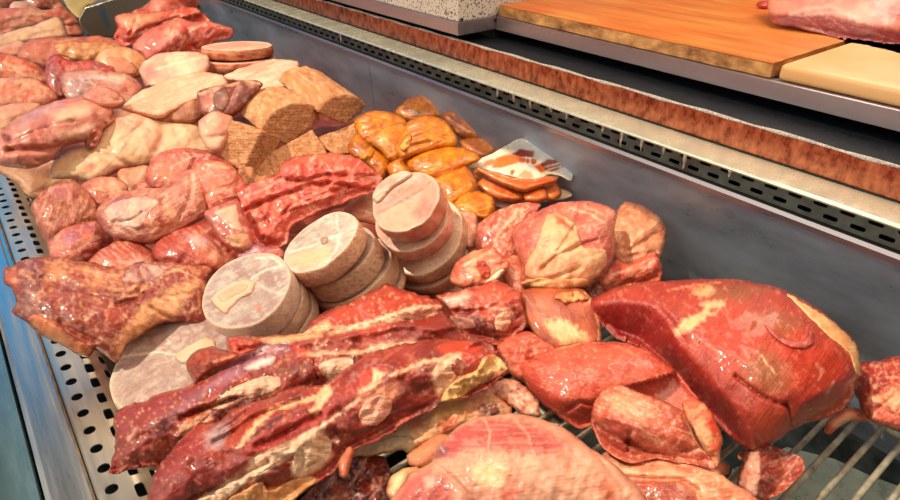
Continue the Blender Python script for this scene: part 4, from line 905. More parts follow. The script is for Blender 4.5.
# ------------------------------------------------------------------ round sawn slices
G = 'sawn shank slices'
VE = [fl((150, 116, 110), 25, .0, .5, .07, .3), fl((232, 218, 206), 32, .1, .5, .07, .3), ('N', (160, 124, 118), .08, .2, .4, .4)]
d1 = disc('shank_slice', 178, 362, .055, (-.1, .68, .72), 60, .02, (184, 158, 146), (226, 190, 160), 'lone shank slice lying flat on the steel sheet beside the rib rack', G, var=(172, 132, 120), wob=.03,
   strokes=VE+[('L', (244, 224, 204), 2, [(116, 358), (140, 354), (158, 352), (168, 344), (172, 330)], .9), ('L', (240, 220, 200), 1.6, [(160, 352), (180, 356), (196, 352)], .8), ('P', (186, 160, 152), 4, [(166, 324), (184, 322), (186, 332), (170, 336)]), ('L', (228, 200, 180), 1.5, [(168, 340), (186, 332), (204, 326)], .7)])
P0, n_ = o_pl[d1.name]
flat_patch(d1, 'bone', P0, n_, [(174, 356), (188, 346), (206, 337), (216, 342), (214, 354), (196, 360), (182, 364)], (236, 196, 164), .0014, mat='fat', var=(228, 186, 144), label='pale round bone')
SH = dict(var=(160, 128, 122))
for u, v, z, R, t, lb in [(268, 312, .045, 44, .026, 'lowest slice of the left slice stack, mostly hidden'), (258, 301, .07, 45, .026, 'middle slice of the left slice stack'), ]:
    disc('shank_slice', u, v, z, (-.15, .60, .79), R, t, (190, 158, 148), (230, 196, 168), lb, G, strokes=VE, sstrokes=[('L', (236, 206, 176), 2, [(u+30, v-10), (u+44, v+6)], .8)], svar=(216, 178, 154), **SH)
d2 = disc('shank_slice', 246, 289, .105, (-.15, .60, .79), 44, .036, (182, 162, 152), (234, 202, 176), 'top slice of the left stack with a large pale bone', G, asp=.98, strokes=VE+[('L', (244, 224, 204), 2.4, [(252, 278), (266, 270), (282, 266), (276, 258), (256, 258)], .9), ('L', (240, 220, 200), 1.6, [(256, 282), (268, 290), (284, 294)], .7), ('L', (240, 220, 200), 1.4, [(272, 272), (280, 286)], .7), ('P', (212, 110, 84), 1.5, [(256, 308), (260, 306), (262, 311), (257, 311)])], sstrokes=[('S', (206, 196, 204), 80, .05, .5, .05, .7), ('L', (236, 196, 160), 3, [(256, 330), (280, 318), (292, 300)], .5)], svar=(216, 178, 154), **SH)
P0, n_ = o_pl[d2.name]
flat_patch(d2, 'bone', P0, n_, [(210, 300), (220, 290), (234, 282), (248, 279), (256, 284), (252, 294), (240, 300), (232, 308), (226, 315), (218, 309)], (238, 194, 162), .0016, mat='fat', var=(236, 184, 150), label='pale bone with pinkish marrow')
flat_patch(d2, 'marrow', P0, n_, [(216, 298), (226, 290), (240, 284), (250, 285), (248, 292), (236, 298), (224, 304)], (236, 176, 140), .0022, mat='fat', var=(242, 196, 160))
for u, v, z, R, t, lb in [(365, 287, .033, 42, .012, 'lowest grey slice of the middle slice stack'), (351, 270, .06, 45, .026, 'third slice down in the middle slice stack'), (337, 255, .088, 42, .03, 'second slice down in the middle slice stack')]:
    disc('shank_slice', u, v, z, (-.40, .70, .60), R, t, (200, 176, 156), (228, 186, 158), lb, G, strokes=VE, sstrokes=[('N', (240, 208, 176), .5, .12, .15, .8), ('N', (168, 108, 82), .5, .3, .15, .7)] if 'second' in lb else [('L', (240, 214, 184), 2, [(u+20, v-24), (u+42, v)], .6)], svar=(228, 184, 150), var=(178, 150, 136))
d3 = disc('shank_slice', 320, 241, .118, (-.40, .70, .60), 42, .026, (196, 192, 178), (222, 164, 136), 'top slice of the middle stack with greenish grey face', G, var=(176, 160, 148), wob=.035, strokes=VE+[('P', (228, 182, 146), 3, [(288, 258), (302, 252), (318, 248), (330, 246), (332, 254), (322, 264), (304, 268), (292, 264)]), ('L', (244, 226, 204), 2.2, [(330, 238), (340, 234), (336, 250), (328, 260)], .9), ('L', (242, 224, 204), 1.5, [(336, 214), (338, 232)], .7), ('L', (242, 224, 204), 1.8, [(290, 252), (312, 246), (330, 238)], .8)],
    sstrokes=[('P', (222, 176, 142), 3, [(340, 262), (352, 250), (362, 226), (372, 240), (360, 260), (344, 270)]), ('N', (240, 206, 170), .5, .1, .15, .7), ('N', (160, 96, 70), .5, .3, .15, .6)])
P0, n_ = o_pl[d3.name]
flat_patch(d3, 'bone', P0, n_, [(320, 240), (324, 236), (329, 238), (328, 243), (322, 245)], (176, 142, 122), .001, mat='bony')
PKS = dict(group='rolled pork slices')
for u, v, z, R, t, top, side, sv, lb in [(432, 264, .032, 45, .008, (222, 178, 150), (214, 170, 140), (190, 140, 112), 'thin bottom slice under the rolled pork stack'),
        (426, 248, .06, 45, .03, (226, 180, 150), (214, 160, 128), (228, 184, 150), 'second slice from the bottom of the rolled pork stack'),
        (420, 234, .09, 45, .028, (222, 190, 164), (206, 150, 118), (232, 186, 148), 'grey rimmed middle slice of the rolled pork stack'),
        (411, 217, .127, 39, .026, (232, 170, 142), (226, 150, 126), (236, 176, 150), 'pink slice under the top of the rolled pork stack')]:
    disc('pork_slice', u, v, z, (-.30, .42, .85), R, t, top, side, lb, svar=sv, strokes=[fl((240, 214, 190), 20, .1, .6)], sstrokes=[('N', (238, 200, 168), .5, .15, .15, .7), ('N', (170, 112, 86), .5, .33, .15, .5)] if 'grey' in lb else [('N', (240, 120, 96), .14, .3, .2, .5)], var=(200, 160, 140), **PKS)
d4 = disc('pork_slice', 405, 201, .16, (-.30, .42, .85), 36, .03, (214, 134, 104), (222, 138, 108), 'top slice of the rolled pork stack with a curled fat rind', mat='pork', var=(222, 150, 120), svar=(238, 178, 148), wob=.04, asp=.95, strokes=[('P', (240, 164, 128), 2, [(379, 214), (392, 207), (408, 199), (424, 190), (432, 200), (434, 214), (420, 226), (402, 232), (386, 228)]), ('P', (226, 180, 160), 3, [(372, 204), (374, 190), (386, 178), (404, 171), (422, 174), (420, 182), (404, 184), (392, 192), (384, 204)]), ('L', (150, 84, 66), 2, [(378, 213), (392, 206), (410, 197), (424, 188), (430, 182)], .9), ('L', (160, 96, 78), 1.8, [(376, 200), (384, 194), (394, 196), (402, 188)], .8), ('L', (176, 110, 92), 1.2, [(378, 190), (388, 184), (398, 184)], .7), ('L', (170, 104, 86), 1.5, [(384, 204), (400, 196), (412, 186), (420, 178)], .8), ('N', (190, 130, 112), .25, .25, .2, .5), ('P', (224, 104, 78), 4, [(424, 196), (438, 204), (434, 216), (420, 222), (412, 214)])], **PKS)
P0, n_ = o_pl[d4.name]
flat_patch(d4, 'rind', P0, n_, [(372, 198), (376, 187), (388, 177), (404, 171), (414, 174), (408, 180), (398, 186), (390, 192), (382, 202), (376, 204)], (234, 190, 166), .003, mat='fat', var=(206, 150, 130), strokes=[('L', (170, 112, 94), 1.4, [(376, 200), (384, 194), (394, 192), (402, 184)], .8), ('L', (180, 120, 100), 1.2, [(380, 190), (388, 184), (396, 184)], .7)], label='curled fatty rind')

# ------------------------------------------------------------------ big chuck piece at the left
ck = body('beef_chuck', [(4, 268), (14, 267), (20, 262), (40, 258), (60, 259), (92, 263), (120, 270), (140, 262), (165, 263), (195, 266), (212, 269), (206, 280), (206, 294), (210, 308), (216, 320), (202, 326), (186, 322), (160, 324), (140, 334), (125, 346), (116, 362), (104, 353), (96, 348), (88, 356), (78, 354), (60, 343), (40, 333), (28, 322), (20, 318), (12, 312), (16, 305), (16, 297), (12, 288), (5, 283)], .075, (176, 62, 46), 'big marbled chuck piece overhanging the steel front rail', T=.22, B=.16, var=(158, 48, 38), fib=-15, k=.4, push=.02,
    feats=[('F', .018, [(26, 316), (60, 330), (92, 346), (116, 352)]), ('C', .22, 3, [(60, 322), (80, 334), (96, 340)]), ('C', .2, 2.5, [(118, 304), (140, 298), (150, 286)]), ('C', .2, 3, [(140, 268), (146, 280), (140, 290)]), ('C', .16, 3, [(44, 276), (70, 288), (100, 300)]), ('B', .12, 30, 290, 14, 20, 0)],
    strokes=[('P', (150, 62, 58), 5, [(16, 266), (40, 262), (46, 274), (36, 296), (28, 318), (18, 312), (18, 290)]), ('P', (206, 92, 68), 4, [(4, 268), (15, 268), (18, 290), (10, 288), (4, 280)]),
             ('P', (222, 140, 92), 4, [(46, 262), (66, 264), (90, 274), (112, 286), (98, 290), (74, 282), (58, 280), (46, 282)], 4), ('P', (222, 136, 90), 3, [(60, 262), (86, 264), (116, 274), (124, 286), (104, 280), (80, 270)], 4), ('P', (184, 62, 48), 3, [(62, 268), (80, 272), (90, 280), (72, 278)], 3),
             ('P', (190, 140, 138), 5, [(134, 268), (150, 264), (166, 266), (162, 276), (146, 282), (134, 280)]), ('P', (176, 60, 44), 4, [(48, 296), (72, 290), (100, 298), (108, 312), (84, 318), (56, 308)], 3),
             ('L', (236, 164, 112), 3, [(110, 288), (126, 292), (140, 282), (156, 276), (182, 268)], .9), ('L', (230, 150, 104), 2.5, [(118, 300), (136, 296), (150, 284)], .8), ('P', (236, 168, 116), 4, [(136, 312), (150, 300), (172, 288), (196, 278), (204, 288), (186, 300), (176, 316), (150, 326), (130, 342), (116, 358), (118, 340)], 4),
             ('P', (150, 48, 36), 3, [(188, 294), (198, 286), (206, 296), (208, 312), (196, 316), (188, 308)]), ('L', (226, 150, 110), 2, [(198, 290), (200, 312)], .8), ('P', (206, 70, 48), 3, [(106, 310), (124, 306), (134, 314), (118, 328), (104, 322)], 3),
             ('N', (238, 170, 120), .13, .34, .2, .5), fl((226, 150, 110), -15, .2, .55, .04, .35), fl((150, 40, 34), -20, .25, .5, .05, .3)])
patch(ck, 'fat_edge', [(27, 320), (34, 314), (46, 318), (62, 328), (80, 340), (92, 350), (88, 355), (78, 354), (60, 344), (42, 334)], (226, 138, 84), .004, var=(206, 104, 66), varscale=.15, strokes=[('P', (130, 46, 30), 2, [(56, 328), (70, 330), (86, 342), (76, 342)], 2)], label='yellowish fat edge')
patch(ck, 'membrane', [(124, 272), (140, 263), (160, 265), (166, 272), (156, 280), (142, 284), (128, 280)], (180, 106, 98), .0008, mat='meat', var=(206, 150, 134), varscale=.15, fib=-40)
# ------------------------------------------------------------------ rib racks
BONE, BVAR = (240, 192, 162), (226, 166, 136)
FLR = [fl((232, 140, 104), 28, .18, .55, .05, .4), fl((128, 34, 24), 28, .2, .6, .045, .35)]
rb = body('rib_rack', [(110, 473), (115, 450), (116, 413), (130, 406), (145, 401), (170, 392), (193, 383), (187, 361), (198, 350), (212, 348), (228, 349), (228, 337), (240, 336), (260, 338), (304, 333), (308, 324), (330, 311), (352, 301), (374, 290), (386, 285), (400, 289), (414, 293), (440, 302), (447, 314), (460, 330), (474, 340), (486, 352), (440, 374), (400, 392), (350, 408), (300, 418), (260, 428), (220, 443), (190, 457), (165, 467), (140, 467)], .075, (186, 58, 42), 'longer rib rack reaching from the steel sheet up to the sliced stacks', T=.18, B=.1, var=(158, 42, 30), auto=False, fib=28, rough=.42, rscale=.05, jag=1.0, k=.42, res=1.6,
    feats=[('F', .012, [(120, 440), (160, 424), (200, 408), (238, 396), (300, 372), (360, 352), (430, 334)]), ('C', .3, 3, [(196, 384), (214, 372), (240, 362), (262, 352)]), ('C', .22, 2.5, [(240, 350), (262, 346), (290, 348)]), ('C', .2, 3, [(316, 330), (344, 332), (380, 326), (420, 318), (440, 312)]), ('B', .3, 215, 358, 20, 8, -15), ('B', .2, 250, 342, 12, 6, 0), ('C', .35, 2.4, [(180, 418), (206, 408), (236, 398)]), ('B', .2, 150, 430, 24, 16, -30), ('C', -.18, 4, [(300, 344), (340, 338), (400, 324), (440, 330)])],
    strokes=FLR+[('P', (172, 60, 48), 4, [(112, 470), (116, 415), (150, 402), (190, 386), (200, 394), (170, 414), (150, 440), (140, 456)]), ('L', (226, 156, 136), 3, [(128, 440), (136, 428)], .8), ('P', (170, 98, 112), 5, [(150, 426), (172, 410), (196, 392), (204, 396), (184, 412), (164, 432), (154, 438)]), ('N', (226, 130, 92), .4, .62, .14, .4),
             ('P', (206, 70, 48), 3, [(304, 334), (330, 313), (374, 292), (392, 288), (418, 294), (440, 304), (420, 306), (390, 312), (360, 324), (324, 326)]), ('N', (244, 180, 140), .4, .64, .14, .45),
             ('P', (196, 96, 66), 3, [(187, 362), (198, 351), (228, 349), (240, 354), (228, 368), (204, 380), (194, 384)]), ('L', (232, 160, 116), 3, [(198, 372), (214, 362), (236, 356)], .8), ('L', (110, 34, 22), 2.2, [(196, 384), (206, 376), (226, 368)], .9),
             ('P', (172, 104, 124), 4, [(198, 392), (222, 372), (244, 354), (270, 342), (288, 343), (290, 350), (266, 362), (246, 372), (220, 386)], 3), ('P', (226, 212, 204), 1.5, [(244, 368), (260, 359), (276, 357), (270, 363), (254, 370)], 2), ('L', (214, 198, 208), 2, [(250, 356), (268, 346)], .9), ('L', (220, 196, 200), 1.8, [(258, 353), (286, 348)], .8), ('L', (150, 60, 60), 1.5, [(246, 362), (268, 352), (284, 352)], .7),
             ('P', (236, 170, 122), 2, [(256, 340), (270, 336), (304, 333), (322, 334), (320, 338), (300, 340), (272, 344)], 2), ('P', (222, 62, 40), 2, [(288, 343), (296, 344), (308, 352), (304, 358), (298, 355)]), ('P', (146, 62, 42), 3, [(274, 368), (308, 359), (311, 368), (284, 378)], 2), ('N', (234, 170, 130), .45, .55, .12, .5),
             ('P', (242, 194, 162), 2.5, [(319, 366), (334, 359), (351, 357), (353, 374), (346, 381), (330, 379)]), ('L', (246, 194, 154), 4, [(308, 354), (330, 353), (360, 352), (384, 346)], .9),
             ('P', (176, 54, 40), 2.5, [(312, 339), (360, 331), (362, 349), (308, 353)]), ('P', (206, 70, 52), 2.5, [(360, 329), (384, 322), (390, 330), (374, 341), (360, 346)]), ('P', (168, 50, 38), 2.5, [(390, 322), (436, 317), (460, 330), (453, 339), (398, 341), (386, 334)]), ('N', (248, 196, 160), .6, .62, .1, .5),
             ('L', (246, 204, 166), 3.2, [(300, 334), (324, 327), (344, 329), (366, 323), (392, 315), (420, 307), (440, 307)], .95), ('L', (244, 196, 156), 2.6, [(330, 333), (364, 327), (392, 320), (436, 313)], .8), ('P', (242, 176, 126), 2, [(312, 328), (328, 321), (332, 328), (318, 333)], 2), ('L', (242, 186, 140), 1.6, [(318, 335), (314, 347), (322, 351)], .8), ('L', (242, 186, 140), 1.5, [(328, 340), (316, 350)], .8),
             ('P', (224, 172, 144), 3, [(370, 345), (416, 340), (437, 346), (439, 354), (402, 366), (386, 366), (372, 360)]), ('P', (150, 60, 46), 2, [(370, 352), (388, 352), (396, 360), (386, 366), (372, 362)], 2),
             ('L', (100, 30, 20), 4, [(216, 412), (240, 404), (268, 401), (296, 388)], .9), ('L', (98, 28, 18), 2.4, [(218, 394), (236, 391), (250, 393)], .9), ('L', (244, 184, 146), 5, [(180, 433), (194, 425), (210, 419)], .9), ('L', (232, 160, 120), 3, [(212, 406), (232, 400), (246, 398)], .8)])  # dark line in the slot below the bone is painted shade
patch(rb, 'rib_bone', [(212, 408), (222, 394), (240, 384), (262, 376), (278, 376), (282, 384), (274, 392), (254, 398), (236, 402), (222, 410)], BONE, .0012, mat='bony', flat=0, rough=.4, var=BVAR, varscale=.1, strokes=[('P', (128, 44, 32), 2, [(214, 404), (232, 396), (250, 394), (244, 398), (226, 404)]), ('L', (244, 200, 170), 2, [(240, 388), (270, 380)], .6)], label='pale cut rib bone')
patch(rb, 'rib_bone', [(318, 366), (326, 360), (346, 357), (354, 360), (352, 374), (340, 380), (324, 376)], BONE, .0012, mat='bony', flat=0, rough=.4, var=BVAR, strokes=[('P', (236, 190, 160), 2, [(334, 360), (350, 358), (348, 374), (338, 376)])], label='pale cut rib bone')
patch(rb, 'rib_bone', [(384, 348), (400, 342), (424, 341), (438, 346), (430, 356), (408, 364), (390, 366)], (224, 172, 144), .0012, mat='bony', flat=0, rough=.4, var=(226, 170, 140), strokes=[('P', (170, 96, 78), 2, [(416, 346), (436, 346), (432, 354), (418, 354)])], label='greyish cut rib bone')
patch(rb, 'marrow_meat', [(186, 364), (198, 351), (214, 349), (228, 351), (240, 354), (228, 364), (208, 372), (196, 384)], (176, 74, 46), .003, mat='bony', flat=0, var=(140, 44, 30), varscale=.2, rough=.6, strokes=[('L', (222, 140, 100), 2, [(204, 370), (214, 362), (232, 356)], .9)])
patch(rb, 'torn_meat', [(228, 338), (240, 337), (252, 340), (262, 342), (256, 350), (240, 354), (230, 350)], (176, 44, 30), .004, mat='bony', flat=0, var=(220, 96, 70), varscale=.2, rough=.8)
patch(rb, 'rib_bone', [(182, 422), (194, 418), (208, 408), (212, 412), (200, 424), (184, 434), (176, 438)], (222, 160, 122), .0012, mat='bony', flat=0, rough=.4, var=(196, 110, 80), label='thin pale rib tip')
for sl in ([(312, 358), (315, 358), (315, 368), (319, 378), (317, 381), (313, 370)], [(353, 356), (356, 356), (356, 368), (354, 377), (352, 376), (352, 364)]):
    patch(rb, 'saw_cut_shade', sl, (48, 12, 9), .0005, mat='bony', jag=.3, sink=.0002, flat=.8)  # raised dark strips; the shade inside the cuts is painted
rc = body('rib_chunk', [(436, 296), (450, 292), (465, 289), (482, 285), (499, 280), (520, 294), (522, 312), (526, 324), (511, 337), (497, 344), (467, 337), (460, 330), (450, 312)], .085, (206, 76, 56), 'short bony rib chunk beyond the end of the longer rack', T=.26, var=(176, 52, 38), fib=10, rough=.25, jag=1.0, feats=[('F', .03, [(440, 306), (470, 310), (500, 308), (522, 306)]), ('C', .3, 2, [(444, 310), (466, 312), (484, 310)])],
    strokes=FLR+[('P', (226, 176, 160), 3, [(444, 298), (462, 293), (474, 294), (462, 304), (450, 306)], 2), ('P', (226, 86, 62), 3, [(474, 292), (500, 283), (516, 296), (500, 308), (478, 306)]), ('L', (240, 190, 160), 2.5, [(488, 308), (510, 310), (514, 318)], .8), ('P', (140, 50, 38), 3, [(448, 316), (470, 314), (500, 326), (498, 340), (470, 334)])])
patch(rc, 'bone', [(494, 318), (502, 312), (512, 310), (512, 322), (506, 332), (496, 330)], (236, 180, 146), .0012, mat='bony', flat=0, rough=.4, var=(216, 140, 110), label='pale squared bone end')
patch(rc, 'bone', [(448, 316), (460, 316), (474, 320), (476, 328), (462, 330), (452, 324)], (176, 112, 98), .0012, mat='bony', flat=0, rough=.4, var=(206, 140, 120), label='greyish bone end')
rd = body('rib_rack', [(150, 508), (153, 480), (163, 462), (176, 445), (190, 434), (202, 424), (216, 424), (232, 410), (260, 401), (300, 386), (324, 384), (350, 366), (372, 354), (400, 345), (424, 342), (452, 340), (482, 340), (498, 352), (506, 362), (509, 372), (496, 382), (470, 396), (440, 404), (410, 420), (390, 432), (370, 442), (350, 452), (334, 470), (316, 482), (300, 494), (285, 510)], .082, (184, 56, 42), 'front rib rack with a long white bone strip, ending in yellow fat', T=.19, B=.1, var=(156, 40, 30), auto=False, fib=33, rough=.42, rscale=.05, jag=1.0, k=.42, push=.025, res=1.6,
    feats=[('F', .014, [(160, 500), (210, 462), (248, 452), (300, 424), (340, 402), (400, 372), (460, 350)]), ('C', .28, 2.6, [(214, 442), (236, 430), (252, 418), (280, 408), (300, 400)]), ('C', .22, 2.6, [(256, 446), (280, 436), (300, 424), (320, 414)]), ('C', .22, 2.5, [(220, 430), (232, 424), (250, 408)]), ('B', .2, 176, 470, 22, 12, -35), ('B', .15, 300, 412, 34, 9, -28), ('C', .2, 2.5, [(190, 500), (240, 476), (268, 462)]), ('B', .22, 470, 370, 22, 12, -20)],
    strokes=FLR+[('P', (168, 56, 50), 4, [(152, 505), (156, 476), (180, 452), (208, 460), (248, 450), (252, 458), (248, 468), (200, 500), (180, 510)]), ('N', (240, 170, 140), .4, .62, .14, .5), ('P', (186, 150, 152), 3, [(206, 434), (226, 420), (230, 438), (218, 449), (208, 448)], 3), ('L', (150, 60, 56), 1.5, [(212, 442), (224, 430)], .6),
             ('P', (202, 70, 40), 3, [(226, 438), (240, 420), (268, 407), (262, 420), (242, 441), (226, 450)]), ('L', (150, 40, 24), 1.6, [(236, 438), (256, 414)], .7), ('P', (190, 54, 48), 3, [(246, 449), (276, 428), (292, 416), (312, 413), (317, 422), (292, 439), (268, 451), (252, 456)]), ('P', (192, 56, 46), 3, [(316, 416), (324, 402), (352, 380), (380, 364), (388, 368), (370, 386), (340, 408), (322, 422)]),
             ('L', (70, 20, 12), 3.4, [(252, 437), (266, 426), (282, 416)], .9), ('L', (248, 192, 146), 4.5, [(240, 446), (256, 425), (274, 409), (296, 403), (318, 397), (328, 386)], .95), ('P', (250, 206, 160), 1.5, [(308, 410), (316, 404), (326, 386), (334, 390), (322, 406), (316, 416)], 2), ('L', (248, 212, 184), 3.0, [(300, 437), (322, 426), (344, 410), (364, 396)], .9),  # near-black stroke paints the shade of the groove
             ('P', (150, 48, 36), 2.5, [(324, 430), (356, 411), (362, 420), (334, 438)]), ('P', (244, 208, 176), 3, [(196, 502), (246, 470), (252, 458), (300, 438), (322, 428), (326, 436), (294, 454), (262, 475), (232, 490), (218, 504)]), ('P', (150, 48, 34), 2.5, [(260, 477), (290, 461), (294, 472), (268, 491)], 2),
             ('P', (244, 208, 172), 2.5, [(292, 464), (304, 447), (320, 439), (333, 456), (320, 469), (300, 479), (292, 474)]), ('P', (242, 190, 130), 2, [(246, 503), (264, 491), (292, 483), (310, 477), (318, 480), (300, 493), (280, 502)]), ('L', (246, 200, 160), 3, [(326, 441), (338, 442)], .8),
             ('P', (214, 70, 48), 2, [(358, 372), (374, 366), (378, 378), (360, 390)]), ('P', (246, 206, 166), 1.5, [(374, 369), (384, 374), (378, 386), (360, 394), (358, 390), (372, 384)], 2), ('P', (228, 144, 114), 3, [(358, 396), (384, 386), (402, 381), (394, 401), (364, 408)]), ('P', (140, 48, 34), 2.5, [(396, 394), (406, 382), (436, 381), (432, 393), (406, 399)], 2), ('N', (226, 140, 104), .5, .6, .1, .4), ('L', (180, 124, 104), 2.6, [(384, 381), (400, 371), (436, 366)], .8), ('L', (244, 196, 156), 3.4, [(390, 376), (424, 362), (444, 360)], .9),
             ('L', (112, 36, 26), 4.5, [(352, 434), (378, 424), (398, 411), (428, 406), (446, 401)], .9), ('P', (228, 72, 46), 2.5, [(434, 348), (460, 340), (482, 345), (476, 362), (460, 358), (444, 353)]), ('P', (248, 208, 172), 2.5, [(432, 374), (444, 357), (461, 353), (455, 368), (449, 385), (438, 396)]), ('L', (214, 96, 66), 1.5, [(420, 396), (436, 386)], .8), ('P', (150, 70, 46), 2, [(470, 387), (500, 370), (509, 365), (512, 370), (482, 387)], 2)])
patch(rd, 'rib_bone', [(180, 510), (206, 492), (226, 484), (248, 468), (256, 456), (276, 450), (300, 440), (318, 428), (328, 426), (312, 444), (290, 456), (270, 468), (252, 480), (226, 500), (214, 510)], (244, 206, 174), .0012, mat='bony', flat=0, rough=.4, var=(228, 180, 148), varscale=.06, strokes=[('L', (250, 220, 190), 2.5, [(204, 500), (250, 474), (290, 450)], .6)], label='long whitish rib bone')
patch(rd, 'rib_bone', [(292, 460), (302, 444), (318, 434), (330, 438), (332, 450), (322, 460), (304, 470), (294, 472)], (244, 208, 172), .0012, mat='bony', flat=0, rough=.4, var=(228, 180, 146), label='broad pale bone end')
patch(rd, 'fat', [(216, 508), (250, 486), (262, 482), (270, 490), (290, 480), (312, 476), (318, 480), (304, 492), (286, 506), (270, 512)], (238, 182, 122), .004, mat='fat', var=(214, 140, 86), varscale=.12, label='yellow fat')
patch(rd, 'rib_bone', [(358, 416), (366, 400), (380, 394), (392, 400), (390, 414), (376, 426), (362, 424)], (242, 180, 154), .0012, mat='bony', flat=0, rough=.4, var=(228, 150, 124), strokes=[('L', (240, 184, 156), 2, [(366, 418), (382, 404)], .7)], label='rounded pinkish bone end')
patch(rd, 'rib_bone', [(434, 370), (442, 356), (452, 352), (462, 358), (458, 376), (448, 388), (436, 386)], (246, 204, 168), .0012, mat='bony', flat=0, rough=.4, var=(220, 150, 116), label='pale bone end')
patch(rd, 'dark_marrow', [(450, 366), (458, 357), (466, 366), (464, 374), (454, 376)], (134, 56, 38), .0015, mat='bony', var=(170, 90, 60))
patch(rd, 'yellow_fat', [(440, 400), (448, 386), (462, 376), (476, 370), (484, 356), (494, 354), (504, 362), (508, 370), (494, 380), (476, 388), (460, 398), (446, 402)], (238, 196, 136), .005, mat='fat', var=(226, 168, 92), varscale=.16, rough=.7, strokes=[('P', (170, 86, 56), 2, [(474, 388), (494, 374), (506, 368), (508, 373), (492, 384)], 2), ('P', (224, 96, 64), 2, [(484, 344), (494, 354), (488, 360), (482, 356)])], label='crumbly yellow fat')

fe = body('fat_piece', [(350, 454), (372, 442), (396, 430), (412, 420), (440, 405), (470, 398), (492, 393), (506, 401), (510, 414), (496, 420), (474, 424), (456, 430), (442, 438), (422, 446), (410, 453), (404, 449), (388, 452), (370, 456)], .07, (238, 188, 134), 'pale yellow fat flap hanging under the end of the front rack', T=.24, mat='fat', var=(226, 150, 104), fib=20, jag=1.0, rough=.3,
    strokes=[('P', (216, 196, 160), 5, [(356, 452), (384, 436), (406, 428), (414, 440), (404, 448), (376, 454)]), ('P', (222, 104, 62), 3, [(438, 426), (448, 416), (460, 416), (456, 428), (442, 436)], 3), ('P', (236, 190, 100), 4, [(426, 412), (450, 402), (466, 402), (456, 412), (436, 418)]), ('P', (120, 50, 36), 2, [(478, 410), (488, 402), (500, 404), (504, 412), (490, 418)], 3), ('L', (90, 70, 60), .9, [(382, 441), (394, 436), (410, 437), (420, 443)], .8), ('L', (90, 70, 60), .8, [(408, 424), (412, 440)], .7), ('N', (250, 222, 190), .2, .25, .2, .5)])
body('meat_trimming', [(466, 394), (484, 386), (500, 380), (518, 382), (530, 392), (538, 404), (540, 416), (526, 415), (512, 406), (500, 402), (480, 402)], .075, (226, 140, 116), 'pink lump streaked with white skin under the yellow fat end', T=.26, var=(240, 180, 150), fib=-30, jag=.9, rough=.25, strokes=[('L', (246, 214, 188), 2.5, [(504, 388), (520, 402), (536, 415)], .8), ('L', (150, 60, 46), 2, [(484, 400), (500, 392), (520, 392)], .7), ('N', (170, 80, 60), .2, .28, .2, .6)])
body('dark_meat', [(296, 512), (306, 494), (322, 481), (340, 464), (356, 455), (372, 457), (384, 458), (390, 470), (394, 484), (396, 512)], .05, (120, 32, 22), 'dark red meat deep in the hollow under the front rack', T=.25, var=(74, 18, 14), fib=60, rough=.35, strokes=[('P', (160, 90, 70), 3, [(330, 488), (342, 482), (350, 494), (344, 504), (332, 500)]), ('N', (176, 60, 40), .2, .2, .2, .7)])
body('fat_string', [(340, 462), (346, 450), (350, 447), (353, 452), (350, 466), (346, 478), (341, 476)], .078, (226, 132, 96), 'small dangling strip of pink fat at the rack edge over the hollow', T=.35, mat='fat', push=.03, var=(200, 96, 66))
body('fat_lump', [(408, 456), (424, 443), (440, 434), (450, 437), (444, 452), (434, 465), (420, 468), (411, 465)], .065, (236, 158, 112), 'smooth peach fat lump beside the hollow, upper of two', mat='fat', T=.3, var=(222, 130, 92), fib=20, push=.01)
body('fat_lump', [(387, 492), (391, 477), (401, 470), (416, 467), (424, 472), (414, 486), (402, 500), (394, 503)], .06, (240, 190, 134), 'pale crumbly fat lump beside the hollow, lower of two', mat='fat', T=.3, var=(216, 130, 90), push=.01, strokes=[('P', (246, 216, 164), 3, [(388, 492), (394, 476), (404, 472), (402, 484), (394, 494)]), ('P', (206, 110, 78), 3, [(406, 472), (420, 468), (412, 486), (404, 488)])])

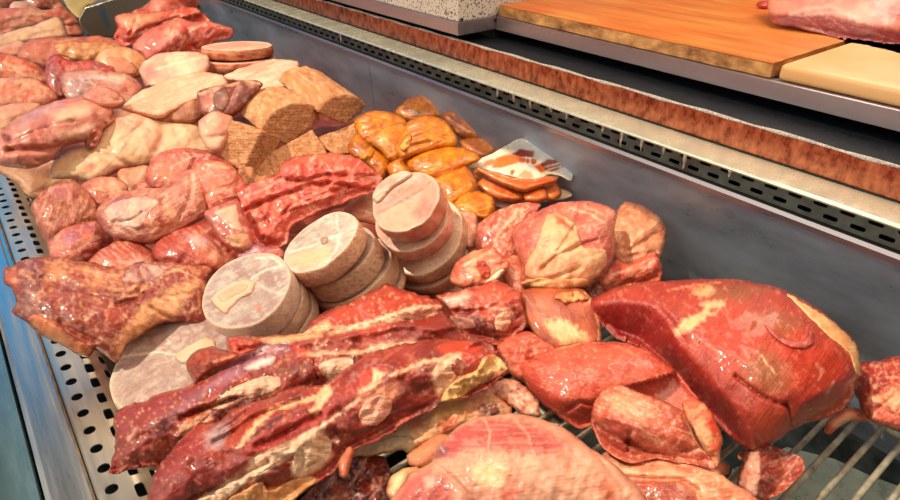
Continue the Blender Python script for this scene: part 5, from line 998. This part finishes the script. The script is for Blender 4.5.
# ------------------------------------------------------------------ large joints in front
bf = body('beef_joint', [(382, 515), (392, 500), (402, 486), (412, 474), (426, 466), (434, 462), (436, 452), (446, 438), (460, 425), (476, 419), (496, 416), (520, 415), (541, 419), (566, 430), (586, 445), (604, 458), (622, 472), (640, 492), (648, 515)], .085, (226, 150, 122), 'big front joint, pink on top with a thick cover of pale fat', T=.30, mat='pork', var=(236, 172, 142), varscale=.05, auto=False, fib=8, k=.5, push=.03, rough=.12,
    feats=[('C', .12, 2.5, [(434, 464), (452, 478), (468, 494), (476, 508)]), ('C', .08, 3, [(594, 452), (610, 470), (624, 490)]), ('B', .1, 500, 450, 30, 16, 0)],
    strokes=[('P', (198, 84, 76), 4, [(436, 456), (448, 438), (462, 426), (490, 418), (520, 420), (545, 430), (562, 442), (570, 452), (545, 456), (525, 454), (500, 450), (470, 450), (450, 458)], 4), ('L', (236, 170, 144), 2, [(484, 418), (490, 432), (488, 450)], .8), ('L', (236, 170, 144), 2.2, [(514, 420), (528, 434), (534, 456)], .8), fl((240, 176, 152), 0, .12, .5, .04, .5), ('P', (150, 76, 84), 3, [(436, 452), (442, 444), (450, 448), (446, 458), (438, 458)]), ('L', (200, 190, 196), 1.6, [(440, 446), (444, 452)], .7), ('P', (206, 96, 86), 5, [(386, 512), (408, 480), (430, 468), (448, 480), (462, 512)]), ('P', (240, 180, 156), 3, [(424, 478), (434, 474), (436, 484), (426, 490)]), ('P', (250, 206, 160), 4, [(470, 468), (494, 460), (508, 470), (500, 484), (480, 486)], 3), ('P', (216, 110, 90), 3, [(500, 492), (514, 486), (522, 492), (512, 500), (502, 502)], 3), ('P', (206, 110, 80), 4, [(602, 484), (612, 482), (616, 500), (606, 506)], 2), ('L', (176, 130, 104), 2, [(574, 484), (582, 474)], .7), ('L', (176, 120, 96), 1.8, [(596, 456), (606, 468)], .7), ('P', (214, 126, 96), 3, [(556, 450), (566, 450), (568, 458), (558, 458)])])
br = body('beef_piece', [(598, 462), (606, 452), (624, 460), (642, 457), (660, 455), (678, 455), (700, 461), (718, 472), (734, 484), (752, 494), (770, 515), (612, 515), (626, 494), (620, 478)], .06, (236, 132, 98), 'long coral meat strip along the bottom right, before the bare rods', T=.26, var=(244, 166, 126), fib=5, push=.02, feats=[('C', .3, 3, [(626, 478), (650, 480), (680, 480), (696, 490), (700, 504)]), ('C', .15, 2.5, [(668, 460), (690, 470), (712, 486)])],
    strokes=[('P', (190, 84, 66), 3, [(616, 500), (626, 480), (650, 480), (680, 482), (696, 492), (698, 515), (616, 515)]), fl((244, 178, 150), 5, .2, .5), ('P', (246, 190, 150), 4, [(600, 460), (624, 462), (640, 470), (640, 478), (620, 474)]), ('L', (250, 200, 166), 2, [(640, 462), (676, 458), (704, 468)], .6)])
e1 = body('beef_topside', [(522, 373), (530, 361), (545, 353), (560, 348), (590, 342), (620, 343), (650, 352), (670, 367), (690, 390), (700, 404), (690, 420), (664, 410), (640, 402), (616, 400), (602, 408), (597, 422), (580, 428), (562, 418), (545, 406), (530, 391)], .075, (214, 80, 60), 'smooth round red beef piece with glistening top before the large joint', T=.34, var=(226, 96, 74), auto=False, fib=-25, k=.5, rough=.06,
    feats=[('F', .02, [(530, 378), (560, 398), (590, 398), (610, 392)]), ('C', .15, 2, [(568, 410), (580, 402), (592, 404)])], strokes=[('N', (248, 176, 140), .6, .5, .12, .5), ('P', (206, 62, 44), 4, [(528, 388), (560, 402), (596, 404), (594, 424), (576, 428), (548, 408)]), fl((240, 150, 116), -20, .22, .45)])
e2 = body('beef_topside', [(592, 424), (594, 404), (602, 391), (614, 385), (630, 390), (660, 400), (682, 412), (694, 438), (706, 454), (716, 468), (692, 464), (658, 458), (628, 462), (606, 450)], .085, (224, 114, 88), 'pink red cut with a dark slit, in front of the round red beef', T=.32, var=(214, 92, 70), fib=-20, push=.02, feats=[('F', .03, [(594, 412), (612, 416), (634, 426), (660, 430), (700, 444)]), ('C', .5, 3, [(628, 442), (640, 448), (662, 456)]), ('C', .25, 2.2, [(630, 432), (628, 458)]), ('C', .15, 2, [(614, 388), (626, 394), (640, 396)])],
    strokes=[('P', (240, 150, 118), 4, [(606, 396), (630, 392), (650, 400), (656, 420), (634, 420), (610, 410)], 3), ('N', (250, 196, 158), .6, .46, .12, .5), ('P', (206, 86, 68), 3, [(594, 416), (620, 420), (632, 432), (628, 458), (606, 448)]), ('L', (150, 120, 120), 1.6, [(664, 404), (678, 412)], .7), ('P', (220, 108, 80), 3, [(630, 448), (650, 450), (664, 458), (636, 462)])])
body('beef_fat_strip', [(684, 402), (698, 400), (708, 408), (718, 424), (722, 440), (718, 458), (714, 468), (704, 454), (694, 436), (686, 420)], .07, (228, 104, 70), 'ragged red and pale fat strip at the right side of the slit cut', T=.3, mat='fat', var=(240, 160, 116), varscale=.1, jag=1.1, rough=.3, push=.012, strokes=[('P', (240, 176, 130), 2, [(690, 424), (702, 432), (712, 456), (704, 452), (696, 438)], 2), ('P', (214, 62, 36), 3, [(706, 412), (716, 424), (720, 440), (710, 430)])])
g1 = body('liver', [(519, 296), (524, 290), (544, 288), (562, 288), (582, 290), (594, 303), (601, 326), (599, 343), (572, 346), (556, 351), (540, 342), (527, 324)], .075, (182, 78, 46), 'flat brownish piece with pale crumbs and a thin white edge', auto=False, T=.16, flat=.5, var=(206, 100, 62), fib=-60, rough=.06, strokes=[('P', (240, 180, 126), 3, [(545, 322), (556, 320), (572, 324), (586, 334), (590, 344), (566, 348), (552, 334)], 5), ('L', (240, 196, 150), 1.6, [(584, 292), (594, 306), (599, 326), (599, 342)], .9), ('L', (236, 160, 110), 1.4, [(521, 298), (528, 322), (542, 340)], .7)])
patch(g1, 'fat_crumbs', [(553, 297), (562, 292), (580, 291), (590, 300), (576, 302), (566, 304)], (232, 160, 100), .004, mat='fat', var=(216, 130, 80), rough=.9, jag=1.0)
body('beef_piece', [(498, 346), (510, 338), (527, 332), (545, 342), (556, 350), (554, 358), (536, 367), (526, 382), (514, 376), (504, 360)], .07, (222, 84, 62), 'small coral red scrap between the brown piece and the yellow fat end', T=.3, var=(234, 116, 88), feats=[('C', .3, 2, [(522, 344), (520, 352), (530, 362)])], rough=.25)
body('beef_piece', [(500, 264), (512, 256), (522, 258), (528, 285), (524, 297), (508, 288)], .08, (202, 100, 70), 'narrow brown red scrap beneath the fat covered chunk', T=.2, var=(222, 130, 96))
kn = body('beef_knuckle', [(451, 281), (457, 263), (471, 252), (492, 248), (500, 256), (511, 264), (504, 274), (496, 284), (480, 287), (464, 288)], .095, (234, 146, 112), 'pink knuckle lump with a red centre near the rolled pork slices', T=.34, var=(224, 104, 80), fib=20, rough=.25, jag=.9, strokes=[('L', (250, 210, 176), 2.5, [(462, 266), (476, 258), (490, 252)], .7)])
patch(kn, 'red_core', [(476, 262), (484, 261), (491, 270), (490, 278), (484, 280), (478, 272)], (218, 80, 52), .002, mat='meat', var=(200, 62, 40))
patch(kn, 'white_sinew', [(484, 284), (494, 274), (503, 268), (505, 272), (498, 280), (488, 286)], (250, 222, 184), .003, mat='fat', label='white sinew')
body('beef_piece', [(476, 247), (479, 226), (494, 212), (514, 205), (540, 204), (528, 222), (518, 234), (520, 252), (514, 264), (500, 262), (487, 256)], .095, (218, 96, 78), 'marbled pink red beef left of the fat covered chunk', T=.3, var=(226, 116, 94), fib=35, rough=.15,
    strokes=[('L', (246, 190, 160), 2.5, [(494, 240), (506, 226), (516, 212)], .8), ('N', (246, 186, 150), .25, .28, .15, .7), ('P', (206, 70, 60), 4, [(478, 242), (480, 228), (496, 216), (500, 224), (488, 242)])])
gc = body('beef_joint', [(513, 232), (523, 222), (536, 213), (560, 203), (590, 202), (605, 206), (617, 213), (613, 232), (614, 250), (609, 266), (600, 278), (592, 284), (590, 288), (560, 292), (535, 290), (521, 286), (520, 276), (522, 262), (516, 250)], .105, (206, 96, 84), 'round beef chunk wearing a thick pale fat cover, beside the tan piece', T=.34, fib=25, var=(222, 124, 104), strokes=[('P', (216, 120, 100), 4, [(560, 204), (600, 206), (615, 214), (612, 234), (598, 226), (580, 212)]), ('L', (246, 200, 170), 1.6, [(570, 208), (590, 214), (606, 224)], .7), ('L', (246, 200, 170), 1.6, [(584, 206), (602, 214)], .6)])
patch(gc, 'fat_cover', [(524, 276), (526, 262), (536, 244), (542, 226), (546, 214), (556, 212), (566, 216), (576, 224), (580, 236), (584, 246), (598, 248), (606, 250), (608, 264), (600, 276), (590, 282), (560, 282), (536, 282)], (240, 184, 140), .005, mat='fat', var=(228, 152, 112), varscale=.07, fib=20, feats=[('C', .5, 2.5, [(540, 272), (564, 256), (580, 244)])], strokes=[('P', (206, 84, 54), 2, [(556, 216), (564, 220), (574, 230), (566, 228), (558, 222)], 2), ('P', (210, 92, 60), 2, [(578, 236), (590, 232), (602, 240), (600, 246), (586, 244)], 2), ('L', (206, 110, 70), 1.4, [(596, 246), (600, 252)], .8)], label='thick pale fat')
patch(gc, 'fat_lip', [(520, 283), (536, 277), (560, 278), (582, 277), (594, 280), (588, 287), (560, 291), (536, 289)], (242, 184, 124), .006, mat='fat', var=(226, 144, 92), varscale=.1)
body('beef_joint', [(610, 232), (616, 214), (625, 202), (640, 206), (658, 216), (666, 228), (665, 244), (660, 256), (640, 266), (622, 268), (613, 256)], .09, (226, 152, 112), 'tan beef end crossed by a straight shadow beside the back panel', T=.34, fib=40, var=(214, 136, 98), varscale=.08, push=-.01, strokes=[('N', (200, 116, 84), .18, .33, .2, .5)])
body('beef_piece', [(598, 288), (600, 276), (609, 268), (617, 260), (628, 264), (654, 253), (660, 260), (661, 279), (640, 285), (620, 290), (605, 296)], .075, (222, 82, 60), 'blocky coral red beef cube in front of the tan beef end', T=.36, flat=.3, fib=25, var=(236, 110, 84), feats=[('F', .05, [(600, 280), (616, 272), (640, 266), (660, 262)])], strokes=[fl((248, 160, 124), 20, .15, .6), ('L', (250, 176, 140), 1.8, [(604, 276), (622, 272), (644, 262)], .6)])
body('beef_piece', [(580, 290), (592, 284), (602, 276), (604, 292), (596, 302), (586, 300)], .065, (140, 60, 42), 'small dark scrap in the gap between brown piece and coral cube', var=(196, 110, 80))
# the largest joint
hb = body('beef_joint', [(589, 302), (600, 295), (620, 288), (645, 283), (680, 281), (720, 280), (746, 281), (768, 286), (788, 293), (806, 302), (826, 315), (846, 332), (857, 346), (860, 362), (861, 374), (855, 382), (850, 400), (840, 411), (824, 418), (800, 425), (790, 430), (780, 438), (765, 445), (754, 451), (744, 448), (734, 440), (720, 425), (700, 405), (680, 382), (660, 360), (640, 346), (616, 338), (604, 325), (594, 314)], .078, (192, 66, 50), 'largest dark red beef joint, cut flat on top, by the back panel', T=.36, B=.34, auto=False, fib=55, var=(180, 58, 44), varscale=.03, k=.5, rough=.05,
    feats=[('F', .022, [(592, 304), (620, 299), (655, 304), (668, 318), (680, 342), (705, 372), (735, 405), (745, 425), (752, 449)]), ('F', .018, [(786, 428), (800, 405), (830, 385), (858, 372)]), ('C', .10, 1.6, [(735, 376), (748, 386), (762, 396), (778, 403), (786, 405)]), ('C', .12, 1.8, [(786, 404), (790, 412), (792, 426)]), ('C', .05, 2.5, [(650, 298), (668, 318), (684, 340)])],
    strokes=[('P', (184, 50, 46), 4, [(589, 302), (620, 298), (652, 304), (668, 320), (680, 344), (704, 374), (734, 406), (746, 430), (752, 452), (730, 438), (690, 396), (660, 362), (640, 346), (610, 336)]), ('P', (206, 62, 40), 8, [(700, 330), (740, 310), (800, 330), (850, 360), (840, 390), (800, 405), (760, 392), (720, 370)]), ('P', (170, 88, 56), 9, [(744, 318), (778, 312), (800, 322), (786, 338), (770, 330), (752, 330)], 5), ('P', (170, 92, 58), 9, [(740, 362), (766, 350), (786, 366), (790, 390), (770, 396), (748, 380)], 5), ('P', (160, 84, 52), 6, [(700, 286), (740, 283), (770, 290), (744, 300), (716, 300)], 5),
             ('P', (238, 176, 128), 2, [(674, 330), (686, 318), (704, 310), (716, 312), (704, 320), (690, 330), (678, 336)], 4), ('P', (236, 170, 126), 2, [(700, 304), (716, 300), (726, 302), (722, 308), (706, 310)], 3), ('P', (232, 160, 116), 2, [(690, 290), (712, 286), (716, 292), (700, 298)], 3), ('L', (246, 196, 160), 1.4, [(758, 352), (766, 362), (776, 374)], .8), ('L', (246, 190, 156), 1.2, [(816, 362), (822, 372), (818, 380)], .7), ('L', (246, 190, 156), 1.2, [(826, 398), (828, 390), (834, 382)], .6), ('L', (244, 180, 150), 1.2, [(696, 336), (712, 348), (724, 356)], .6), ('L', (240, 160, 120), 1.4, [(668, 290), (690, 286), (720, 282)], .7), fl((246, 160, 124), -50, .36, .5, .09, .35), ('P', (214, 84, 56), 5, [(756, 412), (780, 408), (792, 418), (786, 430), (764, 442)]), ('P', (206, 104, 70), 5, [(800, 412), (826, 400), (848, 396), (838, 410), (802, 422)])])
patch(hb, 'fat_edge', [(785, 293), (793, 295), (802, 301), (824, 314), (844, 330), (857, 345), (861, 362), (861, 376), (856, 374), (851, 358), (842, 347), (828, 336), (816, 324), (802, 310), (792, 300)], (240, 188, 132), .0025, mat='fat', var=(226, 160, 104), label='pale fat edge')
patch(hb, 'cut_flap', [(763, 323), (771, 328), (782, 336), (792, 341), (803, 340), (809, 335), (806, 326), (811, 330), (815, 338), (813, 345), (804, 349), (792, 348), (781, 343), (771, 335)], (186, 74, 70), .004, mat='meat', var=(202, 92, 84), jag=.2, res=1.2, label='thin purplish cut flap')
hr = body('beef_piece', [(855, 374), (862, 363), (880, 361), (912, 356), (914, 430), (892, 428), (872, 421), (862, 411), (856, 396)], .05, (196, 66, 52), 'dark red fatty piece cut off by the right frame edge', T=.3, var=(170, 48, 40), fib=30, rough=.25, jag=.9, strokes=[('P', (240, 160, 122), 3, [(870, 398), (884, 392), (896, 384), (912, 384), (912, 412), (892, 410), (878, 404)], 4), ('P', (214, 96, 74), 3, [(862, 400), (880, 410), (900, 416), (900, 428), (876, 420)]), ('N', (236, 150, 116), .3, .3, .15, .6)])
body('fat_strip', [(825, 432), (828, 422), (836, 414), (850, 408), (864, 410), (872, 416), (866, 421), (852, 420), (840, 426), (830, 434)], .022, (238, 168, 132), 'thin pale fat strip trailing over the bare rods', T=.22, mat='fat', var=(216, 90, 60), fib=20, strokes=[('L', (214, 74, 50), 2.5, [(830, 420), (846, 411), (858, 411)], .8)])
hc = body('beef_cube', [(737, 484), (744, 462), (749, 449), (756, 442), (766, 444), (786, 452), (801, 458), (804, 470), (796, 480), (776, 496), (764, 500), (750, 498)], .036, (170, 54, 44), 'small dark beef cube with a whitish side resting on the rods', T=.4, flat=.3, fib=30, var=(190, 76, 60), rough=.15, feats=[('F', .05, [(754, 504), (758, 470), (760, 444)])], strokes=[('N', (226, 130, 100), .3, .3, .15, .6)])
patch(hc, 'white_side', [(738, 484), (745, 462), (750, 450), (757, 444), (761, 456), (762, 470), (758, 496), (750, 497)], (222, 160, 136), .001, mat='fat', var=(206, 130, 110), label='whitish skin side')
for i, (o, lb) in enumerate([([(738, 456), (743, 450), (747, 454), (745, 459), (740, 460)], 'tiny tan crumb between the rods left of the dark cube'), ([(716, 466), (722, 462), (729, 466), (728, 473), (720, 474)], 'round tan crumb on the rods below the slit cut')]):
    body('meat_crumb', o, .008, (222, 132, 92), lb, 'crumb', T=.4, mat='fat', jag=.2, res=1.0)
# on the board
bp2 = body('pork_loin', [(766, -14), (768, 0), (769, 12), (773, 21), (790, 26), (820, 33), (846, 40), (880, 46), (912, 52), (912, -14)], .317, (232, 150, 126), 'long pork loin with pale skin on the cutting boards', T=.22, B=.4, mat='pork', rough=.05, var=(216, 124, 112), auto=False, fib=-12, zmin=.298, tm=.035, k=.3, feats=[('F', .03, [(912, 24), (880, 24), (850, 16), (830, 10), (800, 14), (770, 14)][::-1])],
    strokes=[('P', (150, 44, 46), 2.5, [(769, 14), (790, 14), (826, 14), (850, 20), (872, 26), (912, 32), (912, 54), (860, 44), (800, 30), (772, 22)]), ('L', (240, 176, 156), 4, [(790, 13), (812, 8), (832, 7), (848, 14), (862, 22)], .8), ('L', (226, 130, 116), 1.4, [(806, 18), (820, 28)], .6), ('L', (226, 130, 116), 1.4, [(830, 18), (846, 30)], .6), ('P', (200, 60, 60), 3, [(886, 8), (896, 2), (912, 0), (912, 18), (892, 18)]), fl((240, 160, 146), -15, .22, .4)])
body('meat_scrap', [(757, 5), (760, 2), (767, 2), (768, 8), (761, 8)], .303, (214, 70, 56), 'tiny red scrap on the wooden board by the pork loin', T=.4, mat='meat', zmin=.2978, jag=.2, res=1.0)
